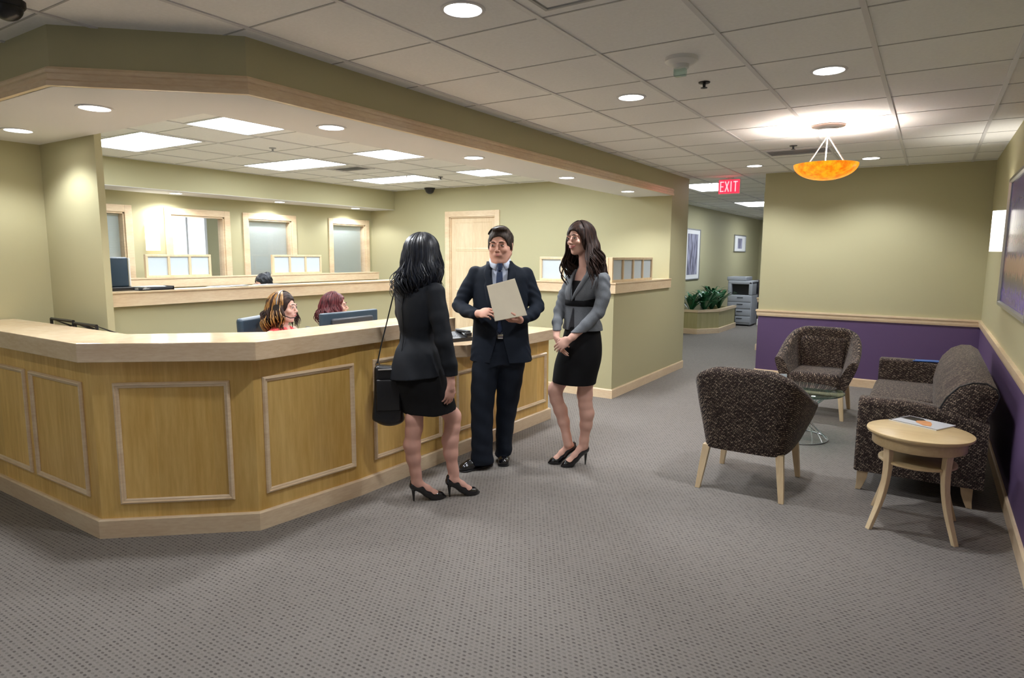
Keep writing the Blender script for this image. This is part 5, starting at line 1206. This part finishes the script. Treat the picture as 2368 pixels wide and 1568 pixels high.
S_ = Fld((-.06, -.14, 1.15), (.24, .14, 1.42), .004); S_.loft([(1.18, .076, 0, .105, .085), (1.30, .090, 0, .130, .100), (1.36, .103, 0, .14, .093), (1.395, .106, 0, .13, .082)], ang, 0); S_.build('camisole', SKIRTK, P_)
def surfR(u, z, off):    # point on jacket front, u across the chest (her right positive), z height
    s = sorted(JS); zz = [q[0] for q in s]; g = lambda c: float(np.interp(z, zz, [q[c] for q in s])); cx, cy, rx, ry = g(1), g(2), g(3), g(4)
    t = max(-.97, min(.97, u / rx)); p = A3(cx, cy, z) + RV * u + FV * (ry * math.sqrt(1 - t * t) + off); return tuple(p)
for sg in (-1, 1):
    rows = []
    for q in range(12):
        z = 1.475 - q / 11 * .225; inn = sg * (.060 * max(0, (z - 1.25) / .225) + .004); wid = .036 * min(1, (z - 1.24) / .10) + .003
        rows.append([surfR(inn + sg * wid * k / 4, min(z, 1.43), .006 + .004 * math.sin(PI * k / 4) - max(0, z - 1.43) * .9)[:2] + (z,) for k in range(5)])
    shell_strip('lapel', GREYJ, P_, rows, .004)
bt = MB(); rings = []
for z in (1.215, 1.218, 1.252, 1.255):
    g = .004 if z in (1.215, 1.255) else .007; ca, sa = math.cos(ang), math.sin(ang)
    rings.append([(.072 + (.117 + g) * math.cos(a) * ca - (.097 + g) * math.sin(a) * sa, (.117 + g) * math.cos(a) * sa + (.097 + g) * math.sin(a) * ca, z) for a in [2 * PI * i / 40 for i in range(40)]])
bt.loft(rings); bt.build('belt', SKIRTK, P_)
S_ = Fld((-.22, -.26, .60), (.34, .26, 1.09), .005)
S_.loft([(.635, .036, .0, .172, .150), (.72, .046, 0, .178, .150), (.86, .074, 0, .178, .145), (.98, .088, 0, .155, .124), (1.06, .09, 0, .140, .11)], ang, 0); S_.fn(folds(.002, 25, seed=7)); S_.cut((0, 0, -1), (0, 0, .640)); S_.build('skirt', SKIRTK, P_)
Sh = Fld((-.20, -.12, -.004), (.22, .14, .23), .0026)
for (hx, hy, tx, ty, ax, ay) in SHO:
    Pq = pump(Sh, (hx, hy), (tx, ty), .108); pump_heel(Sh, Pq, .108)
Sh.cut((0, 0, -1), (0, 0, .001)); Sh.build('high_heels', PATENT, P_)
def fh(F):
    for x in (-1, 1): F.ell(Hd.p(x * .073, .03, .0), A3(.014, .03, .08) * Hd.k, .015, Hd.R)
    F.chain([Hd.p(0, -.05, 0), Hd.p(0, -.06, -.10), Hd.p(-.02, -.07, -.18)], [.070, .068, .05], .03)
skull_cap('hair', Hd, P_, HAIR_B, .013, True, -.26, extra=fh)
long_hair('hair_locks', Hd, P_, HAIR_B, .45, n=340, seed=21, wave=.026, waves=2.0, flare=.036, r0=.0075, facegap=.60, curl=.03, volume=1.09)
long_hair('hair_side', Hd, P_, HAIR_B, .50, n=80, seed=22, wave=.028, waves=2.0, flare=.055, r0=.007, facegap=.66, curl=.02, volume=1.07, only=lambda a: abs(a) > 1.2, backoff=.035)

# ================================================================= seated office staff
def seated(label, loc, rz, hz, skin, top, hairm, hl, headyaw=0, pitch=0, bun=False, k=.97, hseed=1, nn_=170, face=True, gap=.62, raise_=.19):
    t = thing('person', label, 'person', (loc[0], loc[1], 0), rz)
    H = Head((0, .02, hz), rotm(headyaw, pitch), k); sz = hz - raise_
    B = Fld((-.30, -.22, 0.0), (.30, .62, hz + .16), .0045); H.add(B); B.cap((0, .0, hz - .06), (0, -.005, sz + .03), .046, .052, .02)
    B.loft([(.47, 0, -.03, .155, .12), (.7, 0, -.02, .12, .09), (sz - .12, 0, 0, .14, .10), (sz - .02, 0, 0, .15, .07), (sz + .03, 0, 0, .06, .05)], 0, .02)
    for s in (-1, 1):
        B.chain([(s * .085, 0, .50), (s * .10, .42, .49), (s * .10, .44, .10)], [.08, .055, .035], .02); B.cap((s * .10, .42, .05), (s * .11, .56, .025), .035, .022, .01)
        B.chain([(s * .165, 0, sz - .03), (s * .21, .06, sz - .28), (s * .15, .30, .79), (s * .14, .35, .785)], [.045, .038, .025, .022], .015)
        hand(B, (s * .14, .35, .785), handR((-s * .1, 1, -.05), (0, .05, 1)), .9, -s, (.15, .25, .2))
    B.build('body', skin, t); H.feats(t, None, False, LIPM, hairm)
    J = Fld((-.30, -.22, .42), (.30, .36, sz + .06), .006)
    J.loft([(.45, 0, -.03, .175, .14), (.6, 0, -.025, .150, .12), (.75, 0, -.01, .14, .11), (sz - .13, 0, .0, .155, .125), (sz - .05, 0, 0, .168, .10), (sz - .005, 0, 0, .14, .085), (sz + .03, 0, 0, .075, .062)], 0, .01)
    for s in (-1, 1): J.chain([(s * .155, 0, sz - .045), (s * .205, .05, sz - .27), (s * .16, .25, .80)], [.052, .046, .036], .015)
    J.ell((0, .09, sz + .03), (.04, .05, .05), .01, None, 's'); J.fn(folds(.003, 30, seed=2)); J.build('blouse', top, t)
    T_ = Fld((-.22, -.2, .05), (.22, .58, .60), .007)
    for s in (-1, 1): T_.chain([(s * .085, -.02, .50), (s * .10, .42, .49), (s * .10, .44, .10)], [.10, .068, .055], .02)
    T_.build('trousers', SKIRTK, t)
    for s in (-1, 1): mb = MB(); mb.rbox(s * .105 - .04, s * .105 + .04, .38, .61, 0, .055, .02); mb.build('shoe', LEATH, t)
    def ex(F):
        if hl > .2: F.chain([H.p(0, -.045, 0), H.p(0, -.055, -.07), H.p(0, -.06, -.12)], [.072, .070, .05], .03)
        if bun: F.ell(H.p(0, -.085, .085), A3(.042, .042, .04), .006)
    skull_cap('hair', H, t, hairm, .012, True, -.2 if hl > .2 else -.05, extra=ex)
    if hl > .2: long_hair('hair_locks', H, t, hairm, hl, n=nn_, seed=hseed, wave=.015, waves=2.2, flare=.035, r0=.006, facegap=gap, curl=.02, volume=1.08)
    else: long_hair('hair_locks', H, t, hairm, .14, n=120, seed=hseed, wave=.003, waves=1, flare=.0, r0=.004, facegap=.6, curl=0, volume=1.04)
    return t, H
def heading(loc, fu, fv):
    D = math.hypot(*loc); d = (loc[0] / D, loc[1] / D); r = (d[1], -d[0]); wx, wy = r[0] * fu + d[0] * fv, r[1] * fu + d[1] * fv; return math.atan2(-wx, wy)
CORAL = plain('coral_blouse', (.72, .09, .09, 1), .7); PLUM = plain('plum_top', (.10, .02, .04, 1), .7); TEAL = plain('charcoal_top', (.03, .035, .045, 1), .7)
l1 = (-4.05, 3.10); r1 = heading(l1, .88, -.47)
t, H = seated('person in coral top with headset seated behind the counter', l1, r1, 1.172, SKIN_W, CORAL, HAIR_B, .30, 0, 0, False, .95, 5, 190, gap=.66, raise_=.165)
long_hair('golden_hair_ends', H, t, HAIR_G, .335, n=110, seed=31, wave=.016, waves=2.3, flare=.042, r0=.0045, facegap=.66, curl=.02, volume=1.11, only=lambda a: a > -.5)
hs = thing('headset', 'silver-band headset with microphone worn by the coral-topped receptionist', 'headset', (l1[0], l1[1], 0), r1)
mb = MB(); mb.tube([tuple(H.p(.098 * math.cos(a), -.004, .020 + .118 * math.sin(a))) for a in [PI * q / 20 for q in range(21)]], .0045, 6); mb.build('headband', SILVER, hs)
for s in (-1, 1): mb = MB(); mb.tube([tuple(H.p(s * .086, -.004, .01)), tuple(H.p(s * .108, -.004, .01))], .026, 16); mb.build('earpiece', BLACKP, hs)
mb = MB(); mb.tube([tuple(H.p(.100, .0, .0)), tuple(H.p(.092, .04, -.045)), tuple(H.p(.058, .085, -.07)), tuple(H.p(.03, .112, -.068))], .0035, 6); mb.build('microphone_boom', BLACKP, hs)
l2 = (-4.30, 3.82)
seated('person with dark red hair in profile seated behind the monitor', l2, heading(l2, 1.0, .0), 1.128, SKIN_W, PLUM, HAIR_R, .30, 0, 0, False, .95, 6, 200, gap=.66)
l3 = (-6.65, 4.88)
seated('person with black bun seated between the two ledges, head bowed', l3, heading(l3, -.85, -.5), 1.215, SKIN_W, TEAL, HAIR_K, .1, 0, math.radians(-18), True, .95, 7)
def office_chair(label, loc, rz, bh=.70):
    t = thing('office_chair', label, 'office chair', (loc[0], loc[1], 0), rz, 'office chairs of the seated staff')
    mb = MB(); mb.rbox(-.24, .24, -.24, .24, .35, .43, .03, 4); mb.build('seat', DGREY, t)
    mb = MB(); mb.rbox(-.22, .22, -.03, .03, -.24, .24, .028, 4); mb.v = [(x, -.235 + y + .12 * (x / .22) ** 2 * .4 - .10 * (z + .24) * .4, z + bh) for x, y, z in mb.v]; mb.build('backrest', BLUEGREY, t)
    mb = MB(); mb.tube([(0, -.1, .36), (0, -.28, .38), (0, -.29, .6)], .02); mb.build('back_support', BLACKP, t)
    mb = MB(); mb.lathe([(.03, .1), (.03, .35)], n=14); mb.build('gas_column', BLACKP, t)
    for k in range(5):
        a = 2 * PI * k / 5; mb = MB(); mb.tube([(0, 0, .12), (.27 * math.cos(a), .27 * math.sin(a), .07)], [.026, .018]); lg = mb.build('leg', BLACKP, t)
        mb = MB(); M = Matrix.Translation((.27 * math.cos(a), .27 * math.sin(a), .028)) @ Matrix.Rotation(a, 4, 'Z') @ Matrix.Rotation(PI / 2, 4, 'X'); mb.lathe([(.002, -.018), (.028, -.018), (.028, .018), (.002, .018)], n=14, M=M); mb.build('caster', BLACKP, lg)
    return t
office_chair('blue-grey office chair under the receptionist in coral top', (l1[0], l1[1]), r1, .87)
office_chair('blue-grey office chair under the red-haired receptionist', (l2[0], l2[1]), heading(l2, 1, 0))
office_chair('office chair under the person with the black bun', (l3[0], l3[1]), heading(l3, -.85, -.5))
# ------------------------------------------------------------------ camera and world
cam = bpy.data.cameras.new('camera'); co = bpy.data.objects.new('camera', cam); COL.objects.link(co); SC.camera = co
F = 1493.5633; yaw, pitch, roll = math.radians(32.82196), math.radians(7.46153), math.radians(.35967)
cam.sensor_fit = 'HORIZONTAL'; cam.sensor_width = 36; cam.lens = F / 2368 * 36; cam.clip_start = .05; cam.clip_end = 100
fw = Vector((-math.sin(yaw) * math.cos(pitch), math.cos(yaw) * math.cos(pitch), -math.sin(pitch))); rt = Vector((math.cos(yaw), math.sin(yaw), 0)); up = rt.cross(fw)
r2 = math.cos(roll) * rt + math.sin(roll) * up; u2 = -math.sin(roll) * rt + math.cos(roll) * up
M = Matrix((r2, u2, -fw)).transposed().to_4x4(); M.translation = (0, 0, 1.58); co.matrix_world = M
w = bpy.data.worlds.new('world'); SC.world = w; w.use_nodes = True
w.node_tree.nodes['Background'].inputs[0].default_value = (.75, .8, .9, 1); w.node_tree.nodes['Background'].inputs[1].default_value = .18
SC.view_settings.exposure = 1.5
